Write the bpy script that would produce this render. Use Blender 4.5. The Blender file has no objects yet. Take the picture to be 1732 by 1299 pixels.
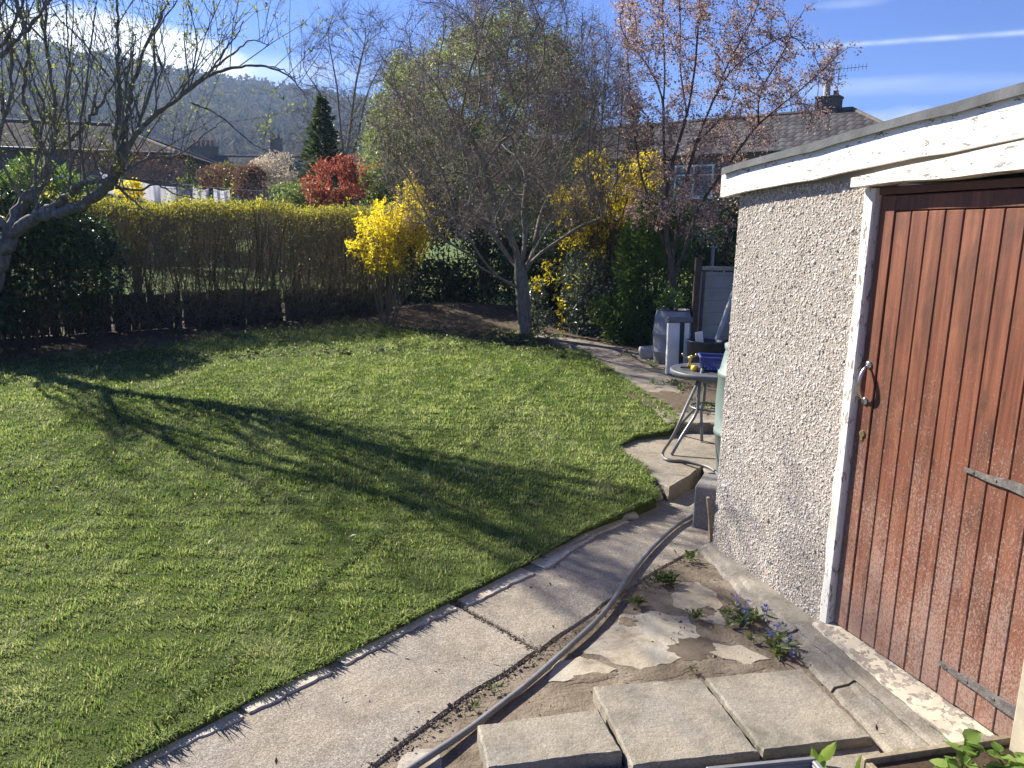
import bpy, math, random
import numpy as np
from mathutils import Vector, Matrix

SC = bpy.context.scene
COL = SC.collection
RNG = np.random.default_rng(11)
random.seed(5)

# ------------------------------------------------------------------ camera model (photo pixels 1732 x 1299)
F, CX, CY, HY, ROLL, EYE = 1300.0, 866.0, 649.5, 400.0, math.radians(1.5), 1.73
_p = math.atan((CY - HY) / F)
FW = np.array([0, math.cos(_p), -math.sin(_p)])
_u0 = np.array([0, math.sin(_p), math.cos(_p)])
_r0 = np.array([1.0, 0, 0])
RT = math.cos(ROLL) * _r0 + math.sin(ROLL) * _u0
UP = -math.sin(ROLL) * _r0 + math.cos(ROLL) * _u0
CAM = np.array([0, 0, EYE])


def ray(x, y):
    return FW + (x - CX) / F * RT - (y - CY) / F * UP


def gp(x, y, z=0.0):
    d = ray(x, y)
    return CAM + (z - EYE) / d[2] * d


def pd(x, y, Y):
    d = ray(x, y)
    return CAM + Y / d[1] * d


# garage wall plane
W0 = np.array([1.174, 4.164, 0.0])
WD = np.array([0.287, -0.958, 0.0]); WD /= np.linalg.norm(WD)
WN = np.array([WD[1], -WD[0], 0.0])          # outwards, towards the lawn


def wl(s, o, z):
    """point: s along the garage front, o out of the wall, z up"""
    return W0 + WD * s + WN * o + np.array([0, 0, z])


def lz(x, y):
    """height of the lawn surface"""
    return np.interp(y, [-4, 0, 3, 4.3, 4.9, 6, 6.6, 9, 12, 14, 20, 40, 80],
                     [.02, .022, .026, .042, .085, .12, .18, .205, .23, .28, .35, .8, 1.4])


def fld(x, y, s=1.0, seed=0):
    """smooth pseudo noise, about -1..1"""
    r = np.random.default_rng(seed)
    o = 0
    for k in range(7):
        a = r.uniform(0, 6.28); w = s * r.uniform(.6, 2.6)
        o = o + np.sin(w * (x * math.cos(a) + y * math.sin(a)) + r.uniform(0, 6.28))
    return o / 3.2


def world_off(o):
    t = np.zeros(3)
    while o is not None: t = t + np.array(o.location); o = o.parent
    return t


# ------------------------------------------------------------------ mesh collecting
class MB:
    def __init__(self):
        self.v = []; self.q = []; self.t = []; self.a = []; self.n = 0

    def add(self, v, q=None, t=None, a=0.5):
        v = np.asarray(v, float).reshape(-1, 3)
        if q is not None and len(q): self.q.append(np.asarray(q, int).reshape(-1, 4) + self.n)
        if t is not None and len(t): self.t.append(np.asarray(t, int).reshape(-1, 3) + self.n)
        self.v.append(v)
        self.a.append(np.broadcast_to(np.asarray(a, float), (len(v),)))
        self.n += len(v)
        return self

    def box(self, c, s, R=None, a=.5, bev=0.0):
        """box: centre c, full size s, rotation R (3x3), optional chamfer"""
        h = np.asarray(s, float) / 2
        R = np.eye(3) if R is None else R
        if bev <= 0:
            v = np.array([[x, y, z] for x in (-1, 1) for y in (-1, 1) for z in (-1, 1)], float) * h
            q = [[0, 1, 3, 2], [4, 6, 7, 5], [0, 4, 5, 1], [2, 3, 7, 6], [0, 2, 6, 4], [1, 5, 7, 3]]
            return self.add(v @ R.T + np.asarray(c), q, a=a)
        b = min(bev, h.min() * .9)
        pts = []; idx = {}
        for sx in (-1, 1):
            for sy in (-1, 1):
                for sz in (-1, 1):
                    for ax in range(3):
                        p = np.array([sx, sy, sz]) * (h - b); p[ax] = (sx, sy, sz)[ax] * h[ax]
                        idx[(sx, sy, sz, ax)] = len(pts); pts.append(p)
        q = []; t = []
        for ax in range(3):
            o = [k for k in range(3) if k != ax]
            for s_ in (-1, 1):
                r = []
                for c0, c1 in ((-1, -1), (1, -1), (1, 1), (-1, 1)):
                    k = [0, 0, 0]; k[ax] = s_; k[o[0]] = c0; k[o[1]] = c1
                    r.append(idx[(*k, ax)])
                flip = (s_ < 0) ^ (ax == 1)
                q.append(r[::-1] if flip else r)
        for ax in range(3):                       # edges along ax
            o = [k for k in range(3) if k != ax]
            for c0 in (-1, 1):
                for c1 in (-1, 1):
                    k0 = [0, 0, 0]; k0[o[0]] = c0; k0[o[1]] = c1
                    k1 = list(k0); k0[ax] = -1; k1[ax] = 1
                    f = [idx[(*k0, o[0])], idx[(*k1, o[0])], idx[(*k1, o[1])], idx[(*k0, o[1])]]
                    q.append(f)
        for sx in (-1, 1):
            for sy in (-1, 1):
                for sz in (-1, 1):
                    t.append([idx[(sx, sy, sz, 0)], idx[(sx, sy, sz, 1)], idx[(sx, sy, sz, 2)]])
        return self.add(np.array(pts) @ R.T + np.asarray(c), q, t, a)

    def tube(self, pts, rad, n=8, a=.5, cap=True):
        pts = np.asarray(pts, float); m = len(pts)
        rad = np.broadcast_to(np.asarray(rad, float), (m,))
        tg = np.gradient(pts, axis=0); tg /= np.linalg.norm(tg, axis=1)[:, None] + 1e-12
        ref = np.array([0, 0, 1.0]) if abs(tg[0][2]) < .9 else np.array([1.0, 0, 0])
        u = np.cross(tg[0], ref); u /= np.linalg.norm(u)
        an = np.arange(n) * 2 * math.pi / n
        V = np.empty((m, n, 3))
        for i in range(m):
            u = u - tg[i] * np.dot(u, tg[i]); u /= np.linalg.norm(u) + 1e-12
            w = np.cross(tg[i], u)
            V[i] = pts[i] + rad[i] * (np.cos(an)[:, None] * u + np.sin(an)[:, None] * w)
        i = np.arange(m - 1)[:, None] * n; j = np.arange(n)[None]; j2 = (j + 1) % n
        q = np.stack([i + j, i + j2, i + n + j2, i + n + j], -1).reshape(-1, 4)
        v = V.reshape(-1, 3); t = []
        if cap:
            k = len(v); v = np.vstack([v, pts[0], pts[-1]])
            for s in range(n):
                t.append([k, (s + 1) % n, s]); t.append([k + 1, (m - 1) * n + s, (m - 1) * n + (s + 1) % n])
        if np.ndim(a) == 1: a = np.concatenate([np.repeat(a, n), [a[0], a[-1]] if cap else []])
        return self.add(v, q, t, a)

    def lathe(self, prof, c, n=32, a=.5, R=None, close=True):
        """profile [(r, z)...] turned about z"""
        prof = np.asarray(prof, float); m = len(prof)
        an = np.arange(n) * 2 * math.pi / n
        v = np.stack([prof[:, 0:1] * np.cos(an), prof[:, 0:1] * np.sin(an), np.repeat(prof[:, 1:2], n, 1)], -1).reshape(-1, 3)
        i = np.arange(m - 1)[:, None] * n; j = np.arange(n)[None]; j2 = (j + 1) % n
        q = np.stack([i + j, i + j2, i + n + j2, i + n + j], -1).reshape(-1, 4)
        if R is not None: v = v @ R.T
        return self.add(v + np.asarray(c), q, a=a)

    def prism(self, poly, z0, z1, a=.5, bev=0.0):
        """polygon (x, y) with bottom z0 and top z1 (numbers or per-vertex arrays); chamfered upper edge"""
        p = np.asarray(poly, float)[:, :2]; n = len(p)
        area = np.sum(p[:, 0] * np.roll(p[:, 1], -1) - np.roll(p[:, 0], -1) * p[:, 1])
        z0 = np.broadcast_to(z0, (n,)); z1 = np.broadcast_to(z1, (n,))
        if area < 0: p = p[::-1]; z0 = z0[::-1]; z1 = z1[::-1]
        e = np.roll(p, -1, 0) - p; e /= np.linalg.norm(e, axis=1)[:, None] + 1e-9
        nn = np.stack([-e[:, 1], e[:, 0]], 1); inn = nn + np.roll(nn, 1, 0)
        inn /= np.linalg.norm(inn, axis=1)[:, None] + 1e-9
        rows = [np.column_stack([p, z0]), np.column_stack([p, z1 - bev])]
        if bev > 0: rows.append(np.column_stack([p + inn * bev, z1]))
        v = np.vstack(rows); q = []
        for r in range(len(rows) - 1):
            for i in range(n):
                j = (i + 1) % n
                q.append([r * n + i, r * n + j, (r + 1) * n + j, (r + 1) * n + i])
        from mathutils.geometry import tessellate_polygon
        top = rows[-1]
        tr = tessellate_polygon([[Vector((a_[0], a_[1], 0)) for a_ in top]])
        base = (len(rows) - 1) * n; t = []
        for a_, b_, c_ in tr:
            A, B, C_ = top[a_], top[b_], top[c_]
            if (B[0] - A[0]) * (C_[1] - A[1]) - (B[1] - A[1]) * (C_[0] - A[0]) < 0: b_, c_ = c_, b_
            t.append([base + a_, base + b_, base + c_])
        return self.add(v, q, t, a)

    def build(self, name, mat, parent=None, smooth=False, loc=None):
        v = np.vstack(self.v); a = np.concatenate(self.a)
        q = np.vstack(self.q) if self.q else np.zeros((0, 4), int)
        t = np.vstack(self.t) if self.t else np.zeros((0, 3), int)
        off = np.zeros(3)
        if loc is not None: off = np.asarray(loc, float)
        elif parent is not None: off = world_off(parent)
        me = bpy.data.meshes.new(name)
        nf = len(q) + len(t)
        me.vertices.add(len(v)); me.vertices.foreach_set('co', (v - off).astype(np.float32).ravel())
        lp = np.concatenate([q.ravel(), t.ravel()]).astype(np.int32)
        me.loops.add(len(lp)); me.loops.foreach_set('vertex_index', lp)
        st = np.concatenate([np.arange(len(q)) * 4, len(q) * 4 + np.arange(len(t)) * 3]).astype(np.int32)
        me.polygons.add(nf); me.polygons.foreach_set('loop_start', st)
        at = me.attributes.new('v', 'FLOAT', 'POINT'); at.data.foreach_set('value', a.astype(np.float32))
        me.update(calc_edges=True)
        me.polygons.foreach_set('use_smooth', np.full(nf, bool(smooth)))
        me.materials.append(mat)
        o = bpy.data.objects.new(name, me); COL.objects.link(o)
        if parent is not None:
            o.parent = parent
            off = off - world_off(parent) if loc is not None else np.zeros(3)
        o.location = off
        return o


def tag(o, label=None, cat=None, group=None, kind=None):
    if label: o['label'] = label
    if cat: o['category'] = cat
    if group: o['group'] = group
    if kind: o['kind'] = kind
    return o


def empty(name, loc, label, cat, group=None):
    o = bpy.data.objects.new(name, None); COL.objects.link(o)
    o.location = [float(c) for c in loc]; o.empty_display_size = .1
    return tag(o, label, cat, group)


# ------------------------------------------------------------------ materials
def nd(nt, typ, ins=None, **props):
    n = nt.nodes.new('ShaderNode' + typ)
    for k, v in props.items(): setattr(n, k, v)
    for k, v in (ins or {}).items():
        s = n.inputs[k]
        if isinstance(v, bpy.types.NodeSocket): nt.links.new(v, s)
        else:
            if hasattr(s.default_value, '__len__') and not hasattr(v, '__len__'): v = (v,) * len(s.default_value)
            if hasattr(v, '__len__') and len(v) == 3 and len(s.default_value) == 4: v = (*v, 1)
            s.default_value = v
    return n


def ramp(nt, fac, stops, interp='LINEAR'):
    n = nt.nodes.new('ShaderNodeValToRGB'); n.color_ramp.interpolation = interp
    e = n.color_ramp.elements
    while len(e) < len(stops): e.new(.5)
    for i, (p, c) in enumerate(stops):
        e[i].position = p
        if not hasattr(c, '__len__'): c = (c, c, c)
        e[i].color = (*c[:3], 1)
    nt.links.new(fac, n.inputs[0])
    return n.outputs[0]


def mix(nt, f, a, b, mode='MIX'):
    n = nt.nodes.new('ShaderNodeMix'); n.data_type = 'RGBA'; n.blend_type = mode
    for s, v in ((n.inputs[0], f), (n.inputs[6], a), (n.inputs[7], b)):
        if isinstance(v, bpy.types.NodeSocket): nt.links.new(v, s)
        else: s.default_value = (*v[:3], 1) if hasattr(v, '__len__') else v
    return n.outputs[2]


def math_(nt, op, a, b=0.0, c=0.0):
    n = nt.nodes.new('ShaderNodeMath'); n.operation = op
    for i, v in enumerate((a, b, c)):
        if isinstance(v, bpy.types.NodeSocket): nt.links.new(v, n.inputs[i])
        else: n.inputs[i].default_value = v
    return n.outputs[0]


class Mat:
    def __init__(self, name, rough=.8, metal=0.0, spec=.3):
        self.m = bpy.data.materials.new(name); self.m.use_nodes = True
        self.nt = self.m.node_tree; self.nt.nodes.clear()
        self.out = nd(self.nt, 'OutputMaterial')
        self.b = nd(self.nt, 'BsdfPrincipled', {'Roughness': rough, 'Metallic': metal, 'Specular IOR Level': spec})
        self.nt.links.new(self.b.outputs[0], self.out.inputs[0])
        self.geo = nd(self.nt, 'NewGeometry').outputs['Position']
        self.v = nd(self.nt, 'Attribute', attribute_name='v').outputs['Fac']

    def vec(self, sc=(1, 1, 1), rot=(0, 0, 0), src=None):
        return nd(self.nt, 'Mapping', {'Vector': src or self.geo, 'Scale': sc, 'Rotation': rot}).outputs[0]

    def noise(self, s, det=4, rough=.55, vec=None, dist=0):
        return nd(self.nt, 'TexNoise', {'Vector': vec or self.geo, 'Scale': s, 'Detail': det, 'Roughness': rough, 'Distortion': dist}).outputs[0]

    def vor(self, s, feat='F1', vec=None, out=0, rnd=1.0):
        return nd(self.nt, 'TexVoronoi', {'Vector': vec or self.geo, 'Scale': s, 'Randomness': rnd}, feature=feat).outputs[out]

    def ramp(self, f, st, **k): return ramp(self.nt, f, st, **k)
    def mix(self, f, a, b, mode='MIX'): return mix(self.nt, f, a, b, mode)
    def math(self, op, a, b=0.0, c=0.0): return math_(self.nt, op, a, b, c)

    def color(self, c):
        if isinstance(c, bpy.types.NodeSocket): self.nt.links.new(c, self.b.inputs['Base Color'])
        else: self.b.inputs['Base Color'].default_value = (*c, 1)
        return self

    def rough(self, c): self.nt.links.new(c, self.b.inputs['Roughness']); return self

    def bump(self, h, strength=.4, dist=.01):
        n = nd(self.nt, 'Bump', {'Height': h, 'Strength': strength, 'Distance': dist})
        if self.b.inputs['Normal'].is_linked:
            self.nt.links.new(self.b.inputs['Normal'].links[0].from_socket, n.inputs['Normal'])
        self.nt.links.new(n.outputs[0], self.b.inputs['Normal'])
        return self

    def translucent(self, col, f):
        t = nd(self.nt, 'BsdfTranslucent', {'Color': col})
        mx = nd(self.nt, 'MixShader', {0: f, 1: self.b.outputs[0], 2: t.outputs[0]})
        self.nt.links.new(mx.outputs[0], self.out.inputs[0])
        return self


def leafmat(name, stops, trans=.4, rough=.5, tgain=1.25, spec=.35):
    m = Mat(name, rough, 0, spec)
    c = m.ramp(m.v, stops)
    m.color(c)
    t = m.mix(1.0, c, (tgain, tgain, tgain * .8), 'MULTIPLY')
    m.translucent(t, trans)
    return m.m


def barkmat(name, c0, c1, sc=30, lichen=None, bump=.5):
    m = Mat(name, .9, 0, .15)
    n = m.noise(sc, 5, .65, m.vec((1, 1, .35)))
    c = m.ramp(n, [(.3, c0), (.7, c1)])
    if lichen:
        l = m.ramp(m.noise(9, 4, .6), [(.55, 0), (.68, 1)])
        c = m.mix(m.math('MULTIPLY', l, .7), c, lichen)
    m.color(c).bump(n, bump, .01)
    return m.m


def simple(name, col, rough=.6, metal=0.0, spec=.3, var=.18, sc=12, bump=.1, bsc=60):
    m = Mat(name, rough, metal, spec)
    n = m.noise(sc, 5, .6)
    a = tuple(c * (1 - var) for c in col); b = tuple(min(1, c * (1 + var)) for c in col)
    m.color(m.ramp(n, [(.3, a), (.7, b)]))
    if bump: m.bump(m.noise(bsc, 3), bump, .003)
    return m.m


# ------------------------------------------------------------------ vegetation helpers
def unit(v):
    return v / (np.linalg.norm(v, axis=-1, keepdims=True) + 1e-12)


def leaves(mb, P, size, aspect=.5, upb=0.3, v=None, d=None, droop=0, spread=1.0, rng=RNG):
    """one folded four-point leaf per point; d = preferred growth direction"""
    n = len(P)
    if not n: return
    size = np.broadcast_to(size, (n,))[:, None] * rng.uniform(.6, 1.35, (n, 1))
    r = unit(rng.normal(size=(n, 3)))
    D = r * spread if d is None else np.asarray(d) + r * spread
    D = D + np.array([0, 0, -droop]); D = unit(D)
    N = unit(rng.normal(size=(n, 3)) + np.array([0, 0, upb * 2]))
    S = unit(np.cross(D, N)); N = np.cross(S, D)
    w = size * aspect * .5
    b = P; tip = P + D * size - N * size * .12
    mid = P + D * size * .5 + N * size * .06
    V = np.stack([b, mid + S * w, tip, mid - S * w], 1).reshape(-1, 3)
    q = np.arange(n * 4).reshape(-1, 4)
    if v is None: v = rng.uniform(0, 1, n)
    mb.add(V, q, a=np.repeat(v, 4))


def twigs(mb, P, D, L, r0, r1=None, bend=.25, v=.5, rng=RNG, up=0.15):
    """vectorised three-sided bent twigs; returns tips and mids"""
    n = len(P)
    if not n: return P, P
    D = unit(np.asarray(D, float)); L = np.broadcast_to(L, (n,))[:, None]
    r0 = np.broadcast_to(r0, (n,))[:, None]
    r1 = r0 * .35 if r1 is None else np.broadcast_to(r1, (n,))[:, None]
    B = rng.normal(size=(n, 3)) * bend + np.array([0, 0, up])
    p1 = P + D * L * .5 + B * L * .1
    p2 = P + D * L + B * L * .35
    a = unit(np.cross(D, rng.normal(size=(n, 3)))); b = np.cross(D, a)
    V = []
    for c, r in ((P, r0), (p1, (r0 + r1) / 2), (p2, r1)):
        for k in range(3):
            an = k * 2.0944
            V.append(c + r * (math.cos(an) * a + math.sin(an) * b))
    V = np.stack(V, 1).reshape(-1, 3)
    base = np.arange(n)[:, None] * 9
    q = []
    for s in range(2):
        for k in range(3):
            k2 = (k + 1) % 3
            q.append(np.stack([base[:, 0] + s * 3 + k, base[:, 0] + s * 3 + k2, base[:, 0] + s * 3 + 3 + k2, base[:, 0] + s * 3 + 3 + k], 1))
    vv = np.repeat(np.broadcast_to(v, (n,)), 9)
    mb.add(V, np.vstack(q), a=vv)
    return p2, p1


def ell(n, c, r, rng=RNG, shell=0.0, lo=-1, hi=1):
    """points in an ellipsoid; shell 0..1 pushes them outwards; z limited to lo..hi radii"""
    out = []
    while sum(map(len, out)) < n:
        p = unit(rng.normal(size=(n * 2, 3))) * (shell + (1 - shell) * rng.uniform(0, 1, (n * 2, 1)) ** (1 / 3))
        out.append(p[(p[:, 2] > lo) & (p[:, 2] < hi)])
    return np.asarray(c) + np.vstack(out)[:n] * np.asarray(r)


def colonize(seeds, att, step, di, dk, iters=80, tropism=(0, 0, .12), jit=.25, rng=RNG):
    """seeds: polylines (first starts at the root). Space colonisation. -> nodes, parents"""
    X = []; par = []
    for pl, at in seeds:
        pl = np.asarray(pl, float)
        start = -1
        if at is not None:
            start = int(np.argmin(np.linalg.norm(np.asarray(X) - pl[0], axis=1)))
        prev = start
        segs = []
        for a, b in zip(pl[:-1], pl[1:]):
            k = max(1, int(np.linalg.norm(b - a) / step))
            segs += [a + (b - a) * i / k for i in range(k)]
        segs.append(pl[-1])
        if at is not None: segs = segs[1:]
        for i, s in enumerate(segs):
            X.append(s + (rng.normal(size=3) * step * .07 if i else 0)); par.append(prev); prev = len(X) - 1
    X = np.array(X); n0 = len(X)
    d = np.full(len(att), 1e9); near = np.zeros(len(att), int)
    for i0 in range(0, n0, 400):
        D = np.linalg.norm(att[:, None] - X[None, i0:i0 + 400], axis=2); k = D.argmin(1); m = D[np.arange(len(att)), k]
        u = m < d; d[u] = m[u]; near[u] = k[u] + i0
    alive = d > dk
    X = list(X)
    for it in range(iters):
        act = alive & (d < di)
        if not act.any(): break
        src = np.unique(near[act]); XA = np.array(X)
        acc = np.zeros((len(XA), 3)); np.add.at(acc, near[act], unit(att[act] - XA[near[act]]))
        dirs = unit(unit(acc[src]) + np.array(tropism) + rng.normal(size=(len(src), 3)) * jit)
        new = XA[src] + dirs * step
        n1 = len(X)
        for s, p in zip(src, new): X.append(p); par.append(int(s))
        D = np.linalg.norm(att[:, None] - new[None], axis=2); k = D.argmin(1); m = D[np.arange(len(att)), k]
        u = m < d; d[u] = m[u]; near[u] = k[u] + n1
        alive &= d > dk
        if len(X) > 9000: break
    return np.array(X), np.array(par)


def skeleton_tubes(mb_big, mb_small, X, par, r_tip, r_root, expo=2.3, thr=.02, v=.5, nmax=10, slim=1.25):
    """pipe-model radii, then one tube per chain; -> radii, directions"""
    n = len(X); R = np.zeros(n); kids = [[] for _ in range(n)]
    for i in range(n - 1, -1, -1):
        if R[i] == 0: R[i] = r_tip ** expo
        if par[i] >= 0: R[par[i]] += R[i]; kids[par[i]].append(i)
    R = R ** (1 / expo)
    k = math.log(r_root / r_tip) / math.log(max(R[0] / r_tip, 1.01))
    u_ = np.clip(np.log(R / r_tip) * k / math.log(r_root / r_tip), 0, 1)
    R = r_tip * (r_root / r_tip) ** (u_ ** slim)
    Xs = X.copy()
    for _ in range(3):
        for i in range(n):
            ks_ = kids[i]
            if par[i] >= 0 and ks_:
                c_ = max(ks_, key=lambda c: R[c]); Xs[i] = .5 * Xs[i] + .25 * (Xs[par[i]] + Xs[c_])
    X[:] = Xs
    D = np.zeros((n, 3)); D[1:] = X[1:] - X[np.maximum(par[1:], 0)]; D[0] = D[1]; D = unit(D)
    done = set(); stack = [0]
    starts = [(-1, i) for i in range(n) if par[i] < 0]
    while starts:
        p, i = starts.pop()
        ch = [] if p < 0 else [p]
        while True:
            ch.append(i)
            ks = sorted(kids[i], key=lambda c: -R[c])
            if not ks: break
            for c in ks[1:]: starts.append((i, c))
            i = ks[0]
        if len(ch) < 2: continue
        rr = R[ch].copy()
        if p >= 0: rr[0] = min(rr[0], rr[1] * 1.25)
        big = rr.max() > thr
        sides = int(np.clip(rr.max() / .012 + 3, 3, nmax))
        (mb_big if big else mb_small).tube(X[ch], rr, sides, v, cap=False)
    return R, D, np.array([len(k_) for k_ in kids])


def inpoly(P, poly):
    x, y = P[:, 0], P[:, 1]; poly = np.asarray(poly); c = np.zeros(len(P), bool)
    for (x0, y0), (x1, y1) in zip(poly, np.roll(poly, -1, 0)):
        m = (y0 > y) != (y1 > y)
        c ^= m & (x < (x1 - x0) * (y - y0) / (y1 - y0 + 1e-12) + x0)
    return c

# ------------------------------------------------------------------ camera, sun, sky
SUN_AZ, SUN_EL = math.radians(51), math.radians(34)          # azimuth to the left of straight ahead
SUN = np.array([-math.sin(SUN_AZ) * math.cos(SUN_EL), math.cos(SUN_AZ) * math.cos(SUN_EL), math.sin(SUN_EL)])

cd = bpy.data.cameras.new('camera'); cam = bpy.data.objects.new('camera', cd); COL.objects.link(cam)
cd.sensor_width = 36; cd.sensor_fit = 'HORIZONTAL'; cd.lens = 36 * F / 1732; cd.clip_start = .05; cd.clip_end = 6000
mw = Matrix.Identity(4)
for i in range(3):
    mw[i][0], mw[i][1], mw[i][2], mw[i][3] = RT[i], UP[i], -FW[i], CAM[i]
cam.matrix_world = mw
SC.camera = cam

sl = bpy.data.lights.new('sun', 'SUN'); sl.energy = 5.0; sl.angle = math.radians(.53); sl.color = (1, .93, .82)
so = bpy.data.objects.new('sun', sl); COL.objects.link(so)
so.rotation_euler = Vector(SUN).to_track_quat('Z', 'Y').to_euler()

W = bpy.data.worlds.new('World'); SC.world = W; W.use_nodes = True
wt = W.node_tree; wt.nodes.clear()
sky = nd(wt, 'TexSky'); sky.sky_type = 'NISHITA'; sky.sun_disc = False
sky.sun_elevation = SUN_EL; sky.sun_rotation = -SUN_AZ; sky.air_density = 1.0; sky.dust_density = .25; sky.ozone_density = 3.0; sky.altitude = 100
tc = nd(wt, 'TexCoord').outputs['Generated']


def skydir(x, y):
    return unit(ray(x, y))


def blob(x, y, wx, wy, power=1.0):
    """soft elongated patch of sky round the direction of a photo pixel (a fixed compass direction)"""
    c = skydir(x, y); ax = unit(np.cross([0, 0, 1], -c)) * -1; ay = np.cross(c, ax)
    o = []
    for a, w in ((ax, wx), (ay, wy)):
        dt = nd(wt, 'VectorMath', {0: tc, 1: tuple(a)}, operation='DOT_PRODUCT').outputs['Value']
        o.append(math_(wt, 'POWER', math_(wt, 'ABSOLUTE', math_(wt, 'DIVIDE', dt, w / F)), 2))
    front = math_(wt, 'GREATER_THAN', nd(wt, 'VectorMath', {0: tc, 1: tuple(c)}, operation='DOT_PRODUCT').outputs['Value'], .3)
    g = math_(wt, 'POWER', 2.718, math_(wt, 'MULTIPLY', math_(wt, 'ADD', o[0], o[1]), -1.0))
    return math_(wt, 'MULTIPLY', g, math_(wt, 'MULTIPLY', front, power))


def wmap(sc):
    return nd(wt, 'Mapping', {'Vector': tc, 'Scale': sc}).outputs[0]


n1 = nd(wt, 'TexNoise', {'Vector': wmap((5, 5, 13)), 'Scale': 1.6, 'Detail': 7, 'Roughness': .58, 'Distortion': .25}).outputs[0]
n2 = nd(wt, 'TexNoise', {'Vector': wmap((3, 3, 34)), 'Scale': 1.6, 'Detail': 6, 'Roughness': .6, 'Distortion': .3}).outputs[0]
cum = blob(200, 105, 150, 46, 1.75)
cum = math_(wt, 'ADD', cum, blob(1510, 200, 110, 34, .52))
cum = math_(wt, 'ADD', cum, blob(20, 60, 190, 55, .5))
cumd = ramp(wt, math_(wt, 'MULTIPLY', cum, math_(wt, 'ADD', n1, .28)), [(.28, 0), (.62, 1)])
wis = math_(wt, 'ADD', blob(430, 120, 260, 26, .75), blob(1500, 145, 330, 15, .5))
wis = math_(wt, 'ADD', wis, blob(1440, 5, 70, 9, .4))
wisd = ramp(wt, math_(wt, 'MULTIPLY', wis, math_(wt, 'ADD', n2, .15)), [(.12, 0), (.75, .75)])
# contrail: a thin line across the sky between two directions
ca, cb = skydir(1330, 83), skydir(1760, 53)
cn = unit(np.cross(ca, cb)); cm = unit(ca + cb)
dl = nd(wt, 'VectorMath', {0: tc, 1: tuple(cn)}, operation='DOT_PRODUCT').outputs['Value']
dm = nd(wt, 'VectorMath', {0: tc, 1: tuple(cm)}, operation='DOT_PRODUCT').outputs['Value']
nl = nd(wt, 'TexNoise', {'Vector': wmap((40, 40, 40)), 'Scale': 1, 'Detail': 3}).outputs[0]
con = math_(wt, 'POWER', 2.718, math_(wt, 'MULTIPLY', math_(wt, 'POWER', math_(wt, 'ABSOLUTE', math_(wt, 'DIVIDE', dl, 3.2 / F)), 2), -1))
con = math_(wt, 'MULTIPLY', con, math_(wt, 'GREATER_THAN', dm, math.cos(.5 * math.acos(float(np.dot(ca, cb))))))
con = math_(wt, 'MULTIPLY', con, math_(wt, 'MULTIPLY', nl, .85))
hs = nd(wt, 'HueSaturation', {'Saturation': 1.12, 'Value': 1.0, 'Fac': 1.0, 'Color': sky.outputs[0]}).outputs[0]
el_ = nd(wt, 'SeparateXYZ', {0: tc}).outputs['Z']
tint = ramp(wt, el_, [(0.0, (.25, .36, .60)), (.15, (.105, .245, .56)), (.45, (.065, .19, .53))])
hs = mix(wt, 1.0, hs, tint, 'MULTIPLY')
c = mix(wt, wisd, hs, (4.2, 4.6, 5.1))
c = mix(wt, con, c, (4.2, 4.6, 5.1))
c = mix(wt, cumd, c, (6.2, 6.3, 6.5))
bg = nd(wt, 'Background', {'Color': c, 'Strength': .085})
wo = nd(wt, 'OutputWorld'); wt.links.new(bg.outputs[0], wo.inputs[0])
SC.view_settings.view_transform = 'Standard'; SC.view_settings.look = 'None'
SC.view_settings.exposure = 1.58; SC.view_settings.gamma = 1.0
SC.cycles.max_bounces = 6; SC.cycles.transparent_max_bounces = 8; SC.cycles.diffuse_bounces = 3
SC.cycles.use_denoising = True

# ------------------------------------------------------------------ ground
BACK = np.array([gp(*p[:2], z=p[2])[:2] for p in ((930, 585, .2), (870, 588, .2), (800, 577, .2), (740, 562, .2), (600, 548, .22), (400, 562, .22), (200, 592, .22), (0, 612, .22))])
EDGE_PX = [(165, 1299, .05), (280, 1238, .05), (400, 1180, .05), (520, 1125, .05), (640, 1065, .05), (760, 1005, .05), (830, 972, .05), (900, 940, .05), (985, 890, .06), (1060, 858, .08), (1113, 837, .09), (1096, 800, .1),
           (1040, 758, .1), (1075, 740, .12), (1130, 728, .15), (1148, 710, .18), (1128, 690, .19), (1090, 665, .2), (1060, 645, .2), (1030, 625, .2), (985, 597, .2)]
EDGE = np.array([gp(*p[:2], z=p[2])[:2] for p in EDGE_PX])
LAWN = np.vstack([[(-7.5, -1.0), (-2.6, -1.0), (-1.95, .9)], EDGE, BACK, [(-6.6, 7.6), (-8.5, 6.5)]])


def dens_poly(poly, step, closed=True):
    o = []
    for a, b in zip(poly, np.roll(poly, -1, 0)):
        k = max(1, int(np.linalg.norm(b - a) / step))
        o += [a + (b - a) * i / k for i in range(k)]
    return np.array(o)


def gz(x, y):
    m = .26 * np.exp(-(((x + .9) / 1.5) ** 2 + ((y - 14.6) / 1.1) ** 2))
    low = np.clip((y - 5.4) / 1.4, 0, 1)
    return low * (lz(x, y) - .065) - (1 - low) * .035 + m * (y < 30) + .012 * fld(x, y, 2.5, 3) * np.clip((np.hypot(x, y) - 6) / 6, 0, 1)


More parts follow.
